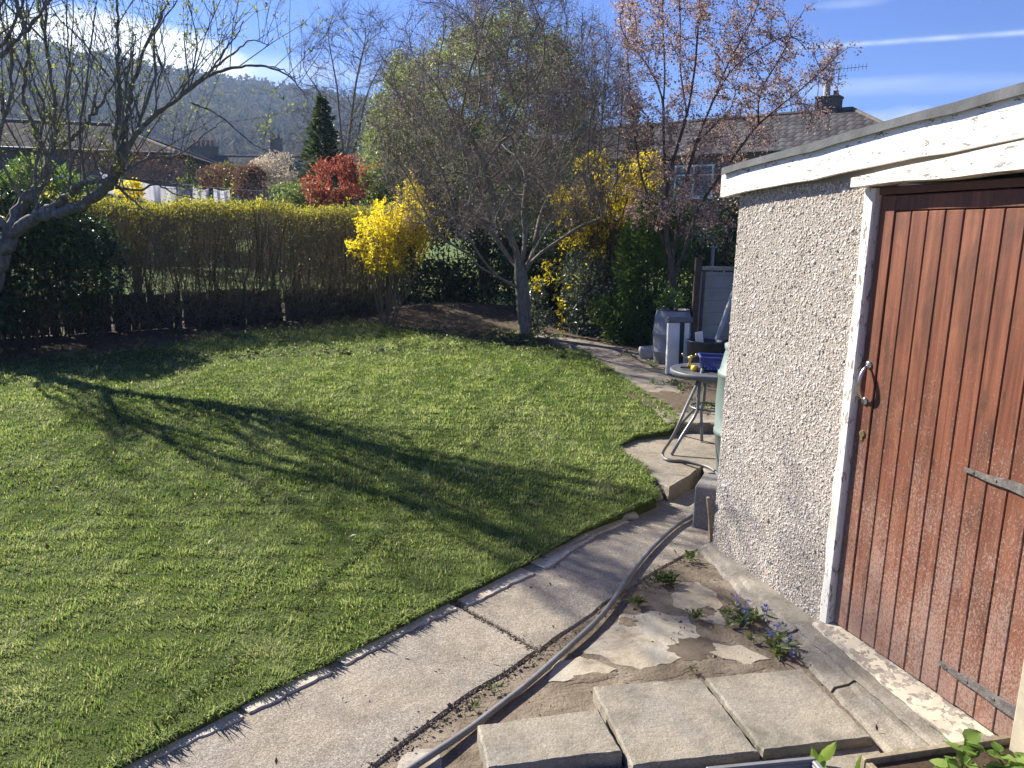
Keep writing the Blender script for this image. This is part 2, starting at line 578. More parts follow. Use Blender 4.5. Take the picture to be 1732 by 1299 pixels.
def make_ground():
    rr = np.concatenate([np.linspace(.0, 20, 81), np.geomspace(20.6, 2600, 60)])
    an = np.linspace(0, 2 * math.pi, 145)[:-1]
    x = rr[:, None] * np.sin(an); y = rr[:, None] * np.cos(an)
    z = gz(x, y)
    v = np.stack([x, y, z], -1).reshape(-1, 3); n = len(an)
    i = np.arange(len(rr) - 1)[:, None] * n; j = np.arange(n)[None]; j2 = (j + 1) % n
    q = np.stack([i + j, i + n + j, i + n + j2, i + j2], -1).reshape(-1, 4)
    m = Mat('soil', .95, 0, .1)
    s = nd(m.nt, 'SeparateXYZ', {0: m.geo})
    far = m.ramp(m.math('DIVIDE', s.outputs['Y'], 40.0), [(.375, 0), (.42, 1)])
    soil = m.ramp(m.noise(14, 6, .65), [(.25, (.055, .042, .03)), (.55, (.10, .078, .055)), (.8, (.16, .128, .092))])
    grass = m.ramp(m.noise(1.5, 6, .6), [(.3, (.07, .11, .025)), (.7, (.13, .17, .05))])
    m.color(m.mix(far, soil, grass)).bump(m.noise(45, 5, .7), .7, .02)
    o = MB().add(v, q).build('ground', m.m, smooth=True)
    tag(o, kind='structure')


make_ground()


def grid_in(poly, step, zf):
    """fine grid clipped to a polygon: cells with all corners inside"""
    lo = poly.min(0) - step; hi = poly.max(0) + step
    xs = np.arange(lo[0], hi[0], step); ys = np.arange(lo[1], hi[1], step)
    X, Y = np.meshgrid(xs, ys); P = np.stack([X.ravel(), Y.ravel()], 1)
    ins = inpoly(P, poly).reshape(X.shape)
    return X, Y, ins


def make_lawn():
    poly = dens_poly(LAWN, .12)
    poly = poly + np.stack([fld(poly[:, 0], poly[:, 1], 9, 21), fld(poly[:, 0], poly[:, 1], 9, 22)], 1) * .008
    m = Mat('turf', .95, 0, .1)
    c = m.ramp(m.noise(5, 6, .65), [(.3, (.045, .068, .018)), (.7, (.085, .115, .03))])
    c = m.mix(m.ramp(m.noise(60, 3), [(.5, 0), (.75, .6)]), c, (.10, .085, .045))
    m.color(c).bump(m.noise(90, 4, .7), .8, .02)
    z1 = lz(poly[:, 0], poly[:, 1]) - .004
    # strips instead of one flat polygon so that the turf follows the slope
    mb = MB()
    ys = np.linspace(poly[:, 1].min() - .01, poly[:, 1].max() + .01, 90)
    from mathutils.geometry import tessellate_polygon
    mb.prism(poly, z1 - .16, z1, bev=.0)
    o = mb.build('lawn', m.m)
    tag(o, kind='structure')
    return poly


LPOLY = make_lawn()


def make_grass():
    rng = np.random.default_rng(4)
    mb = MB()
    zones = [(0.5, 3.0, 15500, .0018, .031), (3.0, 4.6, 11000, .0023, .033), (4.6, 6.5, 5600, .0036, .038), (6.5, 9.2, 3600, .005, .042), (9.2, 14.5, 2600, .0068, .046)]
    for y0, y1, dens, w, L in zones:
        x0, x1 = -.72 * y1 - .25, 1.6
        n = int((x1 - x0) * (y1 - y0) * dens)
        P = np.stack([rng.uniform(x0, x1, n), rng.uniform(y0, y1, n)], 1)
        P = P[inpoly(P, LPOLY) & (P[:, 0] > -.7 * P[:, 1] - .3)]
        # worn, thinner patches and the fringe towards the bed
        back = np.min(np.linalg.norm(P[:, None, :] - dens_poly(BACK, .5)[None, :-4], axis=2), axis=1) if y1 > 9 else np.full(len(P), 9.)
        pat = fld(P[:, 0], P[:, 1], 1.3, 31)
        keep = (rng.uniform(0, 1, len(P)) < np.clip(back / 1.2, .12, 1)) & (rng.uniform(0, 1, len(P)) < np.clip(1.15 - .25 * pat, .5, 1))
        P = P[keep]; pat = pat[keep]; n = len(P)
        x, y = P.T
        cl = fld(x, y, 5.5, 32); cl2 = fld(x, y, 19, 33); cl3 = fld(x, y, 42, 38)
        ln = .82 * L * rng.uniform(.45, 1.25, n) * np.clip(1 + .3 * cl2 + .25 * cl3 + .12 * cl, .45, 1.7)
        th = fld(x, y, 2.2, 34) * 2.6 + fld(x, y, 9, 35) * 1.6 + rng.normal(size=n) * .9
        lean = np.clip(rng.uniform(.25, 1.05, n) + .25 * cl, .1, 1.5)
        H = np.stack([np.cos(th), np.sin(th), np.zeros(n)], 1)
        S = np.stack([-np.sin(th), np.cos(th), np.zeros(n)], 1)
        t2 = rng.uniform(0, 3.14, n)[:, None]
        S = unit(S * np.cos(t2) + H * np.sin(t2) * .8)
        b = np.column_stack([x, y, lz(x, y) - .008])
        U = np.array([0, 0, 1.0])
        wv = (w * rng.uniform(.7, 1.3, n))[:, None]
        mid = b + U * (ln * .6)[:, None] + H * (ln * lean * .25)[:, None]
        tip = b + U * (ln * np.clip(1.0 - .28 * lean, .35, 1))[:, None] + H * (ln * lean * .85)[:, None]
        V = np.stack([b - S * wv, b + S * wv, mid + S * wv * .8, mid - S * wv * .8, tip], 1).reshape(-1, 3)
        k = np.arange(n)[:, None] * 5
        v = np.clip(.5 + .17 * cl + .17 * cl2 + .12 * pat + .10 * fld(x, y, 11, 39) + rng.normal(size=n) * .17, 0, 1)
        v = np.where(rng.uniform(0, 1, n) < .035, 1.0, v * .9)
        mb.add(V, np.hstack([k, k + 1, k + 2, k + 3]), np.hstack([k + 3, k + 2, k + 4]), np.repeat(v, 5))
    # ragged fringe hanging over the cut edge
    ed = dens_poly(EDGE, .004)[:-60]; k = len(ed) * 3; i = rng.integers(0, len(ed) - 1, k)
    tg = unit(ed[np.minimum(i + 1, len(ed) - 1)] - ed[i]); out = np.column_stack([tg[:, 1], -tg[:, 0]])
    x, y = (ed[i] + out * rng.uniform(-.035, .008, k)[:, None]).T
    H = unit(np.column_stack([out + rng.normal(size=(k, 2)) * .7, np.zeros(k)])); S = np.column_stack([-H[:, 1], H[:, 0], np.zeros(k)])
    ln = rng.uniform(.02, .055, k) * np.clip(1 + .5 * fld(x, y, 14, 47), .3, 1.8); w_ = (.0017 + .0004 * np.hypot(x, y))[:, None]
    b = np.column_stack([x, y, lz(x, y) - .012]); U = np.array([0, 0, 1.0]); dr = rng.uniform(-.5, .5, k)
    mid = b + U * (ln * .55)[:, None] + H * (ln * .4)[:, None]; tip = mid + H * (ln * .5)[:, None] + U * (ln * dr)[:, None]
    V = np.stack([b - S * w_, b + S * w_, mid + S * w_ * .8, mid - S * w_ * .8, tip], 1).reshape(-1, 3); q0_ = np.arange(k)[:, None] * 5
    mb.add(V, np.hstack([q0_, q0_ + 1, q0_ + 2, q0_ + 3]), np.hstack([q0_ + 3, q0_ + 2, q0_ + 4]), np.repeat(np.clip(rng.normal(.5, .22, k), 0, 1), 5))
    m = leafmat('grass_blade', [(0, (.062, .098, .022)), (.35, (.14, .20, .05)), (.7, (.235, .295, .098)), (.92, (.34, .365, .17)), (1, (.46, .41, .24))], .48, .6, 1.3, .2)
    tag(mb.build('grass', m), 'short mown lawn grass, tufty and bright green', kind='stuff')


make_grass()

# ------------------------------------------------------------------ concrete
def concrete(name, c0, c1, speck=.35, stain=(.11, .095, .075), stain_amt=.5, sc=1.0, big=2.0):
    m = Mat(name, .92, 0, .2)
    c = m.ramp(m.noise(big * sc, 6, .62), [(.3, c0), (.7, c1)])
    gy = m.ramp(m.noise(1.7 * sc, 5, .65, dist=.3), [(.44, 0), (.56, .6)])
    c = m.mix(gy, c, (c0[0] * .86, c0[0] * .84, c0[0] * .78))
    ag = m.vor(230 * sc, out=1)                                 # aggregate grains
    agv = nd(m.nt, 'SeparateColor', {0: ag}).outputs[0]
    c = m.mix(speck, c, m.ramp(agv, [(0, (.08, .07, .06)), (.3, c0), (.7, c1), (1, (.52, .49, .44))]))
    st = m.ramp(m.noise(4.5 * sc, 8, .72, dist=.5), [(.47, 0), (.68, stain_amt)])
    c = m.mix(st, c, stain)
    pit = m.ramp(m.vor(60 * sc), [(.0, 1), (.09, 0)])
    pit = m.math('MULTIPLY', pit, m.ramp(m.noise(20 * sc, 2), [(.5, 0), (.6, 1)]))
    c = m.mix(m.math('MULTIPLY', pit, .6), c, (.06, .05, .04))
    m.color(c)
    m.bump(m.noise(140 * sc, 4, .7), .6, .004).bump(m.noise(18 * sc, 5, .65), .55, .014).bump(m.math('MULTIPLY', pit, -1), .6, .006)
    return m.m


CON_PATH = concrete('path_concrete', (.195, .165, .125), (.33, .285, .222), .45)
CON_OLD = concrete('old_concrete', (.195, .163, .122), (.31, .265, .20), .3, (.10, .08, .055), .75)
CON_SLAB = concrete('slab_concrete', (.225, .20, .155), (.315, .277, .215), .25, (.135, .125, .095), .95)
CON_PLINTH = concrete('plinth_concrete', (.20, .178, .14), (.30, .268, .215), .25, (.135, .12, .09), .7)
FLAG = concrete('yellow_flagstone', (.36, .31, .22), (.46, .405, .30), .12, (.17, .135, .10), .9, big=4)


def slab(name, pts, z0, z1, mat, bev=.008, rag=.006, step=.06, kind='structure', zf=None, seed=1, parent=None, fq=14):
    """worn slab with slightly uneven edges; pts (x, y)"""
    p = dens_poly(np.asarray(pts, float)[:, :2], step)
    p = p + np.stack([fld(p[:, 0], p[:, 1], fq, seed), fld(p[:, 0], p[:, 1], fq, seed + 1)], 1) * rag
    if zf is not None: z1 = zf(p[:, 0], p[:, 1])
    o = MB().prism(p, z0, z1, bev=bev).build(name, mat, parent)
    if kind: tag(o, kind=kind)
    return o


G2 = lambda x, y, z=0.0: gp(x, y, z)[:2]
J0, J1 = G2(752, 1012), G2(908, 1100)
je = np.array(J1) - np.array(J0)
near_l = [(-2.05, .6), (-1.34, 2.12)] + [G2(*p) for p in ((300, 1240), (420, 1180), (540, 1125), (650, 1072))]
near_r = [G2(*p) for p in ((770, 1190), (620, 1299))] + [(-.75, 1.7), (-1.3, .6)]
slab('path', near_l + [J0, J1] + near_r, -.12, .0, CON_PATH, .007, .008, seed=5)
jn = unit(np.array([-je[1], je[0]])); jn = jn if jn[1] > 0 else -jn
far_l = [G2(*p) for p in ((770, 1012), (840, 978), (905, 945), (985, 900), (1060, 866), (1112, 843))]
far_r = [G2(1250, 805), G2(1205, 915), G2(1170, 932), G2(1045, 1003)]
slab('path', [np.array(J1) + jn * .02, np.array(J0) + jn * .02] + far_l + far_r, -.12, -.003, CON_PATH, .007, .008, seed=9)
S1 = [G2(1040, 757, .1), G2(1098, 803, .1), G2(1131, 824, .1), G2(1190, 790, .1), (1.46, 5.2), (1.52, 4.95), (2.4, 4.95), (2.5, 6.62), (1.46, 6.60), G2(1078, 738, .1)]
slab('path', S1, -.1, .1, CON_OLD, .012, .012, seed=14)
S2 = [(1.36, 6.48), (2.55, 6.5), (2.55, 9.0), (1.95, 9.5), (1.75, 10.6), (1.25, 11.6), (.45, 12.6), (.28, 12.2), (.9, 10.9), (1.0, 10.3), (1.12, 9.05), (1.24, 8.2), (1.28, 7.4), (1.36, 6.7)]
slab('path', S2, -.05, .19, CON_OLD, .012, .02, seed=17, zf=lambda x, y: .185 + .012 * (y - 6.5) / 5 + 0 * x)
# dirt drifted over the back path
dm = Mat('dirt_patch', .95, 0, .1)
dm.color(dm.ramp(dm.noise(25, 5, .7), [(.3, (.075, .056, .038)), (.7, (.15, .118, .082))])).bump(dm.noise(70, 4, .7), .6, .01)
DIRT = dm.m


def patch(name, c, rx, ry, z, mat, rot=0, seed=0, h=.006, n=40, amp=.3, kind='stuff', zf=None):
    an = np.linspace(0, 2 * math.pi, n + 1)[:-1]
    r = 1 + amp * (.6 * fld(np.cos(an) * 3, np.sin(an) * 3, 1.2, seed) + .4 * fld(np.cos(an) * 9, np.sin(an) * 9, 1.2, seed + 1))
    x = rx * r * np.cos(an); y = ry * r * np.sin(an)
    X = c[0] + x * math.cos(rot) - y * math.sin(rot); Y = c[1] + x * math.sin(rot) + y * math.cos(rot)
    mb = MB(); rings = []
    for f, hh in ((1, 0), (.8, .6), (.4, 1)):
        px = c[0] + (X - c[0]) * f; py = c[1] + (Y - c[1]) * f
        zz = (z if zf is None else zf(px, py)) + h * hh * (1 + .3 * fld(px, py, 9, seed + 2))
        rings.append(np.column_stack([px, py, np.broadcast_to(zz, px.shape)]))
    v = np.vstack(rings + [[c[0], c[1], (z if zf is None else float(zf(np.array([c[0]]), np.array([c[1]]))[0])) + h]])
    q = [[k * n + i, k * n + (i + 1) % n, (k + 1) * n + (i + 1) % n, (k + 1) * n + i] for k in range(2) for i in range(n)]
    t = [[2 * n + i, 2 * n + (i + 1) % n, 3 * n] for i in range(n)]
    o = mb.add(v, q, t).build(name, mat, smooth=True)
    if kind: tag(o, kind=kind)
    return o


tag(patch('dirt', (1.55, 7.35), .34, .5, .189, DIRT, .2, 4), 'brown soil washed over the upper path', kind='stuff')
tag(patch('dirt', (2.2, 8.0), .38, 1.5, .192, DIRT, .0, 6, h=.02), 'strip of dirt along the pots by the upper path', kind='stuff')
# pale mortar edging strip beside the turf
MORT = concrete('mortar', (.42, .365, .28), (.55, .49, .39), .12, (.2, .17, .13), .6)
ml = dens_poly(np.array([G2(*p) for p in ((175, 1299), (280, 1242), (400, 1183), (520, 1128), (640, 1069), (742, 1020), (790, 1000), (900, 948), (985, 897), (1040, 876))]), .02)
ml = ml[:np.argmax(ml[:, 1]) + 1]
wv = .05 + .012 * fld(ml[:, 0], ml[:, 1], 5, 41) + .005 * fld(ml[:, 0], ml[:, 1], 50, 42) + .004 * fld(ml[:, 0], ml[:, 1], 120, 43)
nv = np.gradient(ml, axis=0); nv = unit(np.stack([nv[:, 1], -nv[:, 0]], 1))
inner = ml - nv * .03; outer = ml + nv * np.clip(wv + .06, .03, .17)[:, None]
for a, b in ((0, 22), (22, 41), (43, 76), (78, 103), (106, len(ml))):
    b = min(b, len(ml))
    if b - a < 3: continue
    pl = np.vstack([inner[a:b], outer[a:b][::-1]])
    tag(MB().prism(pl, -.02, .006 + .003 * (a % 3), bev=.003).build('path_edging', MORT), kind='structure')

# loose stone chips along the edge
STONE = simple('pale_stone', (.36, .32, .25), .9, 0, .2, .25, 20, .5, 90)


def rock(name, c, s, mat, seed, label=None, cat=None, flat=.5, kind=None, group=None):
    rng = np.random.default_rng(seed)
    u = np.linspace(0, math.pi, 9); w = np.linspace(0, 2 * math.pi, 15)[:-1]
    v = np.array([[math.sin(a) * math.cos(b), math.sin(a) * math.sin(b), math.cos(a)] for a in u for b in w])
    v = np.sign(v) * np.abs(v) ** .75
    v *= 1 + .18 * np.stack([fld(v[:, 0] * 2 + v[:, 2], v[:, 1] * 2, 1.5, seed)] * 3, 1)
    n = 14
    q = [[i * n + j, i * n + (j + 1) % n, (i + 1) * n + (j + 1) % n, (i + 1) * n + j] for i in range(8) for j in range(n)]
    a = rng.uniform(0, 3); R = np.array([[math.cos(a), -math.sin(a), 0], [math.sin(a), math.cos(a), 0], [0, 0, 1]])
    o = MB().add((v * np.array(s)) @ R.T + np.array(c), q).build(name, mat, loc=c)
    return tag(o, label, cat, group, kind)


g = gp(1058, 876); rock('stone', (g[0], g[1], .012), (.075, .05, .022), STONE, 3, 'flat pale stone chip on the path beside the turf edge', 'stone')
g = gp(960, 918)
a0, a1 = gp(918, 946), gp(998, 908)
tag(MB().box((a0 + a1) / 2 + np.array([0, 0, .012]), (np.linalg.norm(a1 - a0), .03, .022), np.array(Matrix.Rotation(math.atan2(a1[1] - a0[1], a1[0] - a0[0]), 3, 'Z')), bev=.004).build('edging_strip', simple('weathered_wood', (.23, .2, .16), .9, var=.3, sc=30, bump=.5)),
    'thin broken edging strip lying on the path by the turf', 'edging')
g = gp(1118, 846); rock('stone', (g[0] - .03, g[1] + .02, .02), (.05, .04, .03), STONE, 8, 'small stone wedged at the foot of the step beside the turf', 'stone')

# ------------------------------------------------------------------ the corner patch of soil, flagstones and paving slabs
sm = Mat('wet_soil', .95, 0, .1)
sc_ = sm.ramp(sm.noise(5, 6, .65), [(.3, (.12, .095, .068)), (.5, (.19, .155, .115)), (.75, (.27, .228, .175))])
sm.color(sc_).bump(sm.noise(60, 5, .7), .8, .012).bump(sm.noise(9, 4, .6), .5, .03)
SOIL2 = sm.m
SP = [G2(620, 1299), G2(770, 1190), G2(915, 1100), G2(1045, 1003), G2(1170, 932), G2(1212, 930), G2(1260, 1000), G2(1360, 1110), G2(1440, 1200), (1.35, 2.0), (1.5, 1.0), (-1.3, .6), (-.75, 1.7)]
tag(slab('soil', SP, -.1, -.012, SOIL2, 0, .0, seed=2), kind='structure')
for pts, sd in (([(1050, 1040), (1100, 1030), (1160, 1040), (1180, 1070), (1160, 1110), (1080, 1130), (985, 1098)], 50),
                ([(930, 1115), (985, 1105), (1040, 1128), (1020, 1140), (930, 1148)], 52),
                ([(1135, 985), (1180, 980), (1215, 1000), (1225, 1055), (1190, 1045), (1140, 1020)], 54),
                ([(1205, 1085), (1250, 1090), (1300, 1110), (1260, 1120), (1200, 1100)], 56),
                ([(690, 1262), (740, 1262), (752, 1299), (650, 1325)], 58)):
    slab('flagstone', [G2(*p) for p in pts], -.06, -.0088 - .0005 * (sd % 4), FLAG, .002, .012, .02, seed=sd, fq=30)
DAMP = Mat('damp_soil', .7, 0, .25)
DAMP.color(DAMP.ramp(DAMP.noise(11, 6, .65), [(.3, (.085, .066, .047)), (.7, (.14, .112, .082))])).bump(DAMP.noise(60, 5, .7), .5, .008)
for (x, y), rx, ry, sd, mt in (((1178, 1092), .125, .10, 21, DAMP.m), ((1120, 1132), .17, .045, 23, SOIL2), ((1000, 1142), .10, .035, 25, SOIL2), ((1252, 1128), .11, .04, 27, SOIL2), ((1195, 1030), .05, .05, 29, SOIL2), ((1062, 1048), .05, .045, 33, SOIL2)):
    g = gp(x, y, 0); tag(patch('dirt', g, rx, ry, -.0108, mt, .3, sd, .0032, amp=.35), 'thin film of soil washed over the flagstones', kind='stuff')
SLABS = [
    ('short paving slab, raised and tilted, closest to the hose', [(808, 1225), (1012, 1197), (1052, 1270), (826, 1299)], .055),
    ('square grey paving slab between the short raised slab and the slab by the garage step', [(1003, 1160), (1186, 1146), (1284, 1271), (1070, 1295)], .05),
    ('square grey paving slab closest to the cracked garage step', [(1193, 1145), (1356, 1130), (1476, 1247), (1292, 1270)], .05),
]
for i, (lb, px, z) in enumerate(SLABS):
    o = slab('paving_slab', [gp(*p, z=z)[:2] for p in px], -.03, z, CON_SLAB, .007, .003, .02, None, seed=70 + i * 3, fq=55)
    tag(o, lb, 'paving slab', 'loose paving slabs beside the garage')
q0, q1, q2 = gp(1050, 1283, .03), gp(1288, 1278, .03), gp(1490, 1254, .03)
e = unit(q1 - q0); pr = np.array([e[1], -e[0], 0])
o = slab('paving_slab', [q0 - e * .40 + pr * .02, q0 + pr * .02, q0 + pr * .42, q0 - e * .40 + pr * .42], -.05, .012, CON_SLAB, .007, .003, .02, None, seed=90, fq=55)
tag(o, 'low paving slab cut off by the photo edge below the short raised slab', 'paving slab', 'loose paving slabs beside the garage')
o = slab('paving_slab', [q0 + e * .02 + pr * .01, q1 - e * .0, q1 + pr * .42, q0 + e * .02 + pr * .42], -.05, .02, CON_SLAB, .007, .003, .02, None, seed=93, fq=55)
tag(o, 'low paving slab half under the grey plastic tray', 'paving slab', 'loose paving slabs beside the garage')
o = slab('paving_slab', [q1 + e * .02, q2 - e * .02, q2 + pr * .42, q1 + e * .02 + pr * .42], -.05, .018, CON_SLAB, .007, .003, .02, None, seed=96, fq=55)
tag(o, 'low paving slab behind the wooden planter edge by the garage step', 'paving slab', 'loose paving slabs beside the garage')

# crumbs of earth and grit on the soil, in the joints and along the turf edge
rng = np.random.default_rng(12)
P = []
spoly = np.array([p[:2] for p in SP])
c_ = rng.uniform(spoly.min(0), spoly.max(0), (5200, 2)); c_ = c_[inpoly(c_, spoly)]
P.append(np.column_stack([c_, np.full(len(c_), -.011)]))
for a, b, w, k in ((G2(620, 1299), G2(915, 1100), .018, 520), (G2(915, 1100), G2(1170, 932), .018, 420), (J0, J1, .012, 420), (G2(165, 1299), G2(985, 893), .05, 900), (G2(985, 893), G2(1112, 838), .04, 300)):
    t = rng.uniform(0, 1, (k, 1)); p = np.array(a) + (np.array(b) - np.array(a)) * t + rng.normal(size=(k, 2)) * w
    P.append(np.column_stack([p, np.full(k, .001)]))
P = np.vstack(P); n = len(P); s = rng.lognormal(-5.95, .5, n)[:, None]
o8 = np.array([[1, 0, 0], [0, 1, 0], [-1, 0, 0], [0, -1, 0], [0, 0, .8], [0, 0, -.8]], float)
V = (P[:, None] + (o8 + rng.normal(size=(n, 6, 3)) * .25) * s[:, None]).reshape(-1, 3)
tri = np.array([[0, 1, 4], [1, 2, 4], [2, 3, 4], [3, 0, 4], [1, 0, 5], [2, 1, 5], [3, 2, 5], [0, 3, 5]])
T = (np.arange(n)[:, None, None] * 6 + tri).reshape(-1, 3)
cm_ = Mat('crumb', .95, 0, .1); cm_.color(cm_.ramp(cm_.v, [(0, (.07, .053, .038)), (.5, (.14, .11, .08)), (.85, (.22, .18, .14)), (1, (.42, .38, .31))]))
tag(MB().add(V, t=T, a=np.repeat(rng.uniform(0, 1, n), 6)).build('soil_crumbs', cm_.m), 'loose crumbs of soil and grit between the slabs', kind='stuff')

# ------------------------------------------------------------------ garage
GR = np.column_stack([WD, WN, [0, 0, 1]])            # local axes: along the front, outwards, up
garage = empty('garage', wl(0, 0, 0), 'pebble dashed garage with white fascia and a weathered red plank door', 'garage')


def gbox(mb, s0, s1, o0, o1, z0, z1, bev=0, a=.5):
    return mb.box(wl((s0 + s1) / 2, (o0 + o1) / 2, (z0 + z1) / 2), (s1 - s0, o1 - o0, z1 - z0), GR, a, bev)


def white_paint(name, amt=.5, tone=(.78, .77, .73), vert=False):
    m = Mat(name, .65, 0, .3)
    loc = m.vec((1, 1, 1))
    # coordinates along the front, so that the flakes stretch with the grain
    al = nd(m.nt, 'VectorMath', {0: m.geo, 1: tuple(WD)}, operation='DOT_PRODUCT').outputs['Value']
    z = nd(m.nt, 'SeparateXYZ', {0: m.geo}).outputs['Z']
    ov = nd(m.nt, 'VectorMath', {0: m.geo, 1: tuple(WN * (3.2 if vert else 1))}, operation='DOT_PRODUCT').outputs['Value']
    v = nd(m.nt, 'CombineXYZ', {0: z if vert else al, 1: al if vert else z, 2: ov}).outputs[0]
    fl = m.noise(14, 7, .7, m.vec((1, 3.2, 1), src=v), .4)
    fl2 = m.noise(48, 5, .65, m.vec((1, 2.5, 1), src=v), .2)
    f = m.math('ADD', m.math('MULTIPLY', fl, .75), m.math('MULTIPLY', fl2, .3))
    mask = m.ramp(f, [(.655 - .09 * amt, 0), (.675 - .09 * amt, 1)])
    edge = m.ramp(f, [(.635 - .09 * amt, 0), (.655 - .09 * amt, 1)])
    wood = m.ramp(m.noise(14, 5, .6, m.vec((1, 12, 1), src=v)), [(.3, (.15, .13, .105)), (.7, (.36, .32, .27))])
    paint = m.ramp(m.noise(6, 5, .6), [(.3, tuple(c * .93 for c in tone)), (.7, tone)])
    c = m.mix(mask, paint, wood)
    m.color(c).bump(m.math('MULTIPLY', mask, -1), .7, .003).bump(fl2, .2, .003)
    return m.m


PAINT = white_paint('peeling_white_paint', .75, (.82, .81, .78))
PAINT_BAD = white_paint('flaking_white_paint', .62, (.70, .67, .60))
PAINT_JAMB = white_paint('jamb_paint', .8, (.72, .69, .62), True)
PAINT_OK = white_paint('white_paint', .15, (.74, .73, .69))


def verge(s):                       # bottom of the fascia
    return 1.967 + .066 * (s + .11)


def build_garage():
    rng = np.random.default_rng(20)
    # --- walls with pebble dash
    m = Mat('pebbledash', .85, 0, .25)
    c = m.ramp(m.v, [(0, (.09, .078, .066)), (.12, (.20, .172, .145)), (.3, (.40, .358, .308)), (.5, (.54, .49, .43)), (.72, (.655, .608, .54)), (.9, (.74, .70, .635)), (1, (.25, .26, .27))])
    zz_ = nd(m.nt, 'SeparateXYZ', {0: m.geo}).outputs['Z']
    damp = m.math('ADD', m.noise(3.2, 6, .65), nd(m.nt, 'MapRange', {0: zz_, 1: 0.0, 2: .55, 3: .17, 4: -.06}).outputs[0])
    c = m.mix(m.ramp(damp, [(.5, 0), (.75, .22)]), c, m.mix(1.0, c, (.62, .56, .42), 'MULTIPLY'))
    m.color(c).bump(m.noise(400, 2), .2, .002)
    mb = MB()
    Lg = 5.0; Dg = 2.7
    gbox(mb, 0, .972, -.12, 0, -.05, 2.06, a=.22)                     # front, before the door
    gbox(mb, .972, 2.02, -.12, 0, 2.0, 2.14, a=.22)                   # over the door
    gbox(mb, 2.02, Lg, -.12, 0, -.05, 2.2, a=.22)
    gbox(mb, .002, .12, -Dg, -.12, -.05, 2.04, a=.22)                 # side towards the back garden
    gbox(mb, .12, Lg, -Dg, -Dg + .12, -.05, 2.04, a=.22)
    gbox(mb, Lg - .12, Lg, -Dg + .12, -.12, -.05, 2.2, a=.22)
    def pebbles(n, sfun, zr, face):
        s = rng.uniform(0, 1, n); z = rng.uniform(*zr, n)
        if face == 'front': C = W0 + WD * (sfun(s))[:, None] + WN * 0.0 + np.column_stack([0 * z, 0 * z, z]); nn = WN; uu = WD
        else: C = W0 - WN * (sfun(s))[:, None] + WD * .002 + np.column_stack([0 * z, 0 * z, z]); nn = -WD; uu = WN
        sz = rng.lognormal(-5.58, .33, n)
        v = np.clip(rng.normal(.55, .24, n) + .06 * fld(s * 6, z * 4, 2, 9), 0, .93); v = np.where(rng.uniform(0, 1, n) < .03, 1, v)
        th = rng.uniform(0, 6.28, n)
        A = np.cos(th)[:, None] * uu + np.sin(th)[:, None] * np.array([0, 0, 1.0]); B = -np.sin(th)[:, None] * uu + np.cos(th)[:, None] * np.array([0, 0, 1.0])
        el = rng.uniform(.62, .95, n)
        k = 6; rows = []
        for f, h in ((1.0, -.1), (.8, .45)):
            for j in range(k):
                an = 6.283 * j / k
                jit = rng.uniform(.85, 1.15, n)
                rows.append(C + ((f * sz * jit * math.cos(an))[:, None] * A + (f * sz * el * jit * math.sin(an))[:, None] * B + (h * sz * rng.uniform(.8, 1.2, n))[:, None] * nn))
        tilt = rng.normal(size=(n, 3)) * .25
        rows.append(C + (sz * .62)[:, None] * (nn + tilt))
        V = np.stack(rows, 1).reshape(-1, 3); b = np.arange(n)[:, None] * 13
        q = np.vstack([np.hstack([b + j, b + (j + 1) % k, b + k + (j + 1) % k, b + k + j]) for j in range(k)])
        t = np.vstack([np.hstack([b + k + j, b + k + (j + 1) % k, b + 12]) for j in range(k)])
        mb.add(V, q, t, np.repeat(v, 13))
    pebbles(34000, lambda s: .004 + s * .965, (.0, 2.0), 'front')
    pebbles(9000, lambda s: s * 2.69, (.0, 2.0), 'side')
    mb.build('wall', m.m, garage)
    # --- footing
    def kerb(s0, s1, dz, seed, ot, ob, zt, name):
        ss = np.arange(s0, s1, .02); V = []
        for s in ss:
            w = .006 * fld(np.array([s]), np.array([0.0]), 14, seed)[0] + .004 * fld(np.array([s]), np.array([1.0]), 45, seed)[0]
            w2 = .005 * fld(np.array([s]), np.array([2.0]), 20, seed)[0]
            for o, z in ((-.1, zt + dz), (0, zt + dz), (ot(s) * .6, zt + dz - .002 + w2 * .4), (ot(s) - .008 + w, zt + dz - .005), (ot(s) + .012 + w, zt + dz - .016), (ob(s) - .015 + w, .004 + w2), (ob(s) + w, -.014), (ob(s), -.12), (-.1, -.12)):
                V.append(wl(s, o, z))
        n = 9
        q = [[i * n + k, i * n + (k + 1) % n, i * n + n + (k + 1) % n, i * n + n + k] for i in range(len(ss) - 1) for k in range(n)]
        e0 = (len(ss) - 1) * n
        t = [[0, k + 1, k] for k in range(1, n - 1)] + [[e0, e0 + k, e0 + k + 1] for k in range(1, n - 1)]
        MB().add(V, q, t).build(name, CON_PLINTH, garage)
    ot = lambda s: .03 + .122 * s; ob = lambda s: .085 + .145 * s
    kerb(-.03, .965, .0, 60, ot, ob, .024, 'footing')
    kerb(.972, 1.372, .006, 62, lambda s: ot(s) - .004, lambda s: ob(s) + .004, .024, 'footing')
    kerb(1.381, 2.6, .001, 64, ot, ob, .024, 'footing')
    kerb(.93, 2.5, .0, 66, lambda s: .045 + .085 * s, lambda s: .06 + .085 * s, .043, 'doorstep')
    gbox(mb2 := MB(), 2.6, Lg, -.1, .1, -.1, .02); mb2.build('footing', CON_PLINTH, garage)
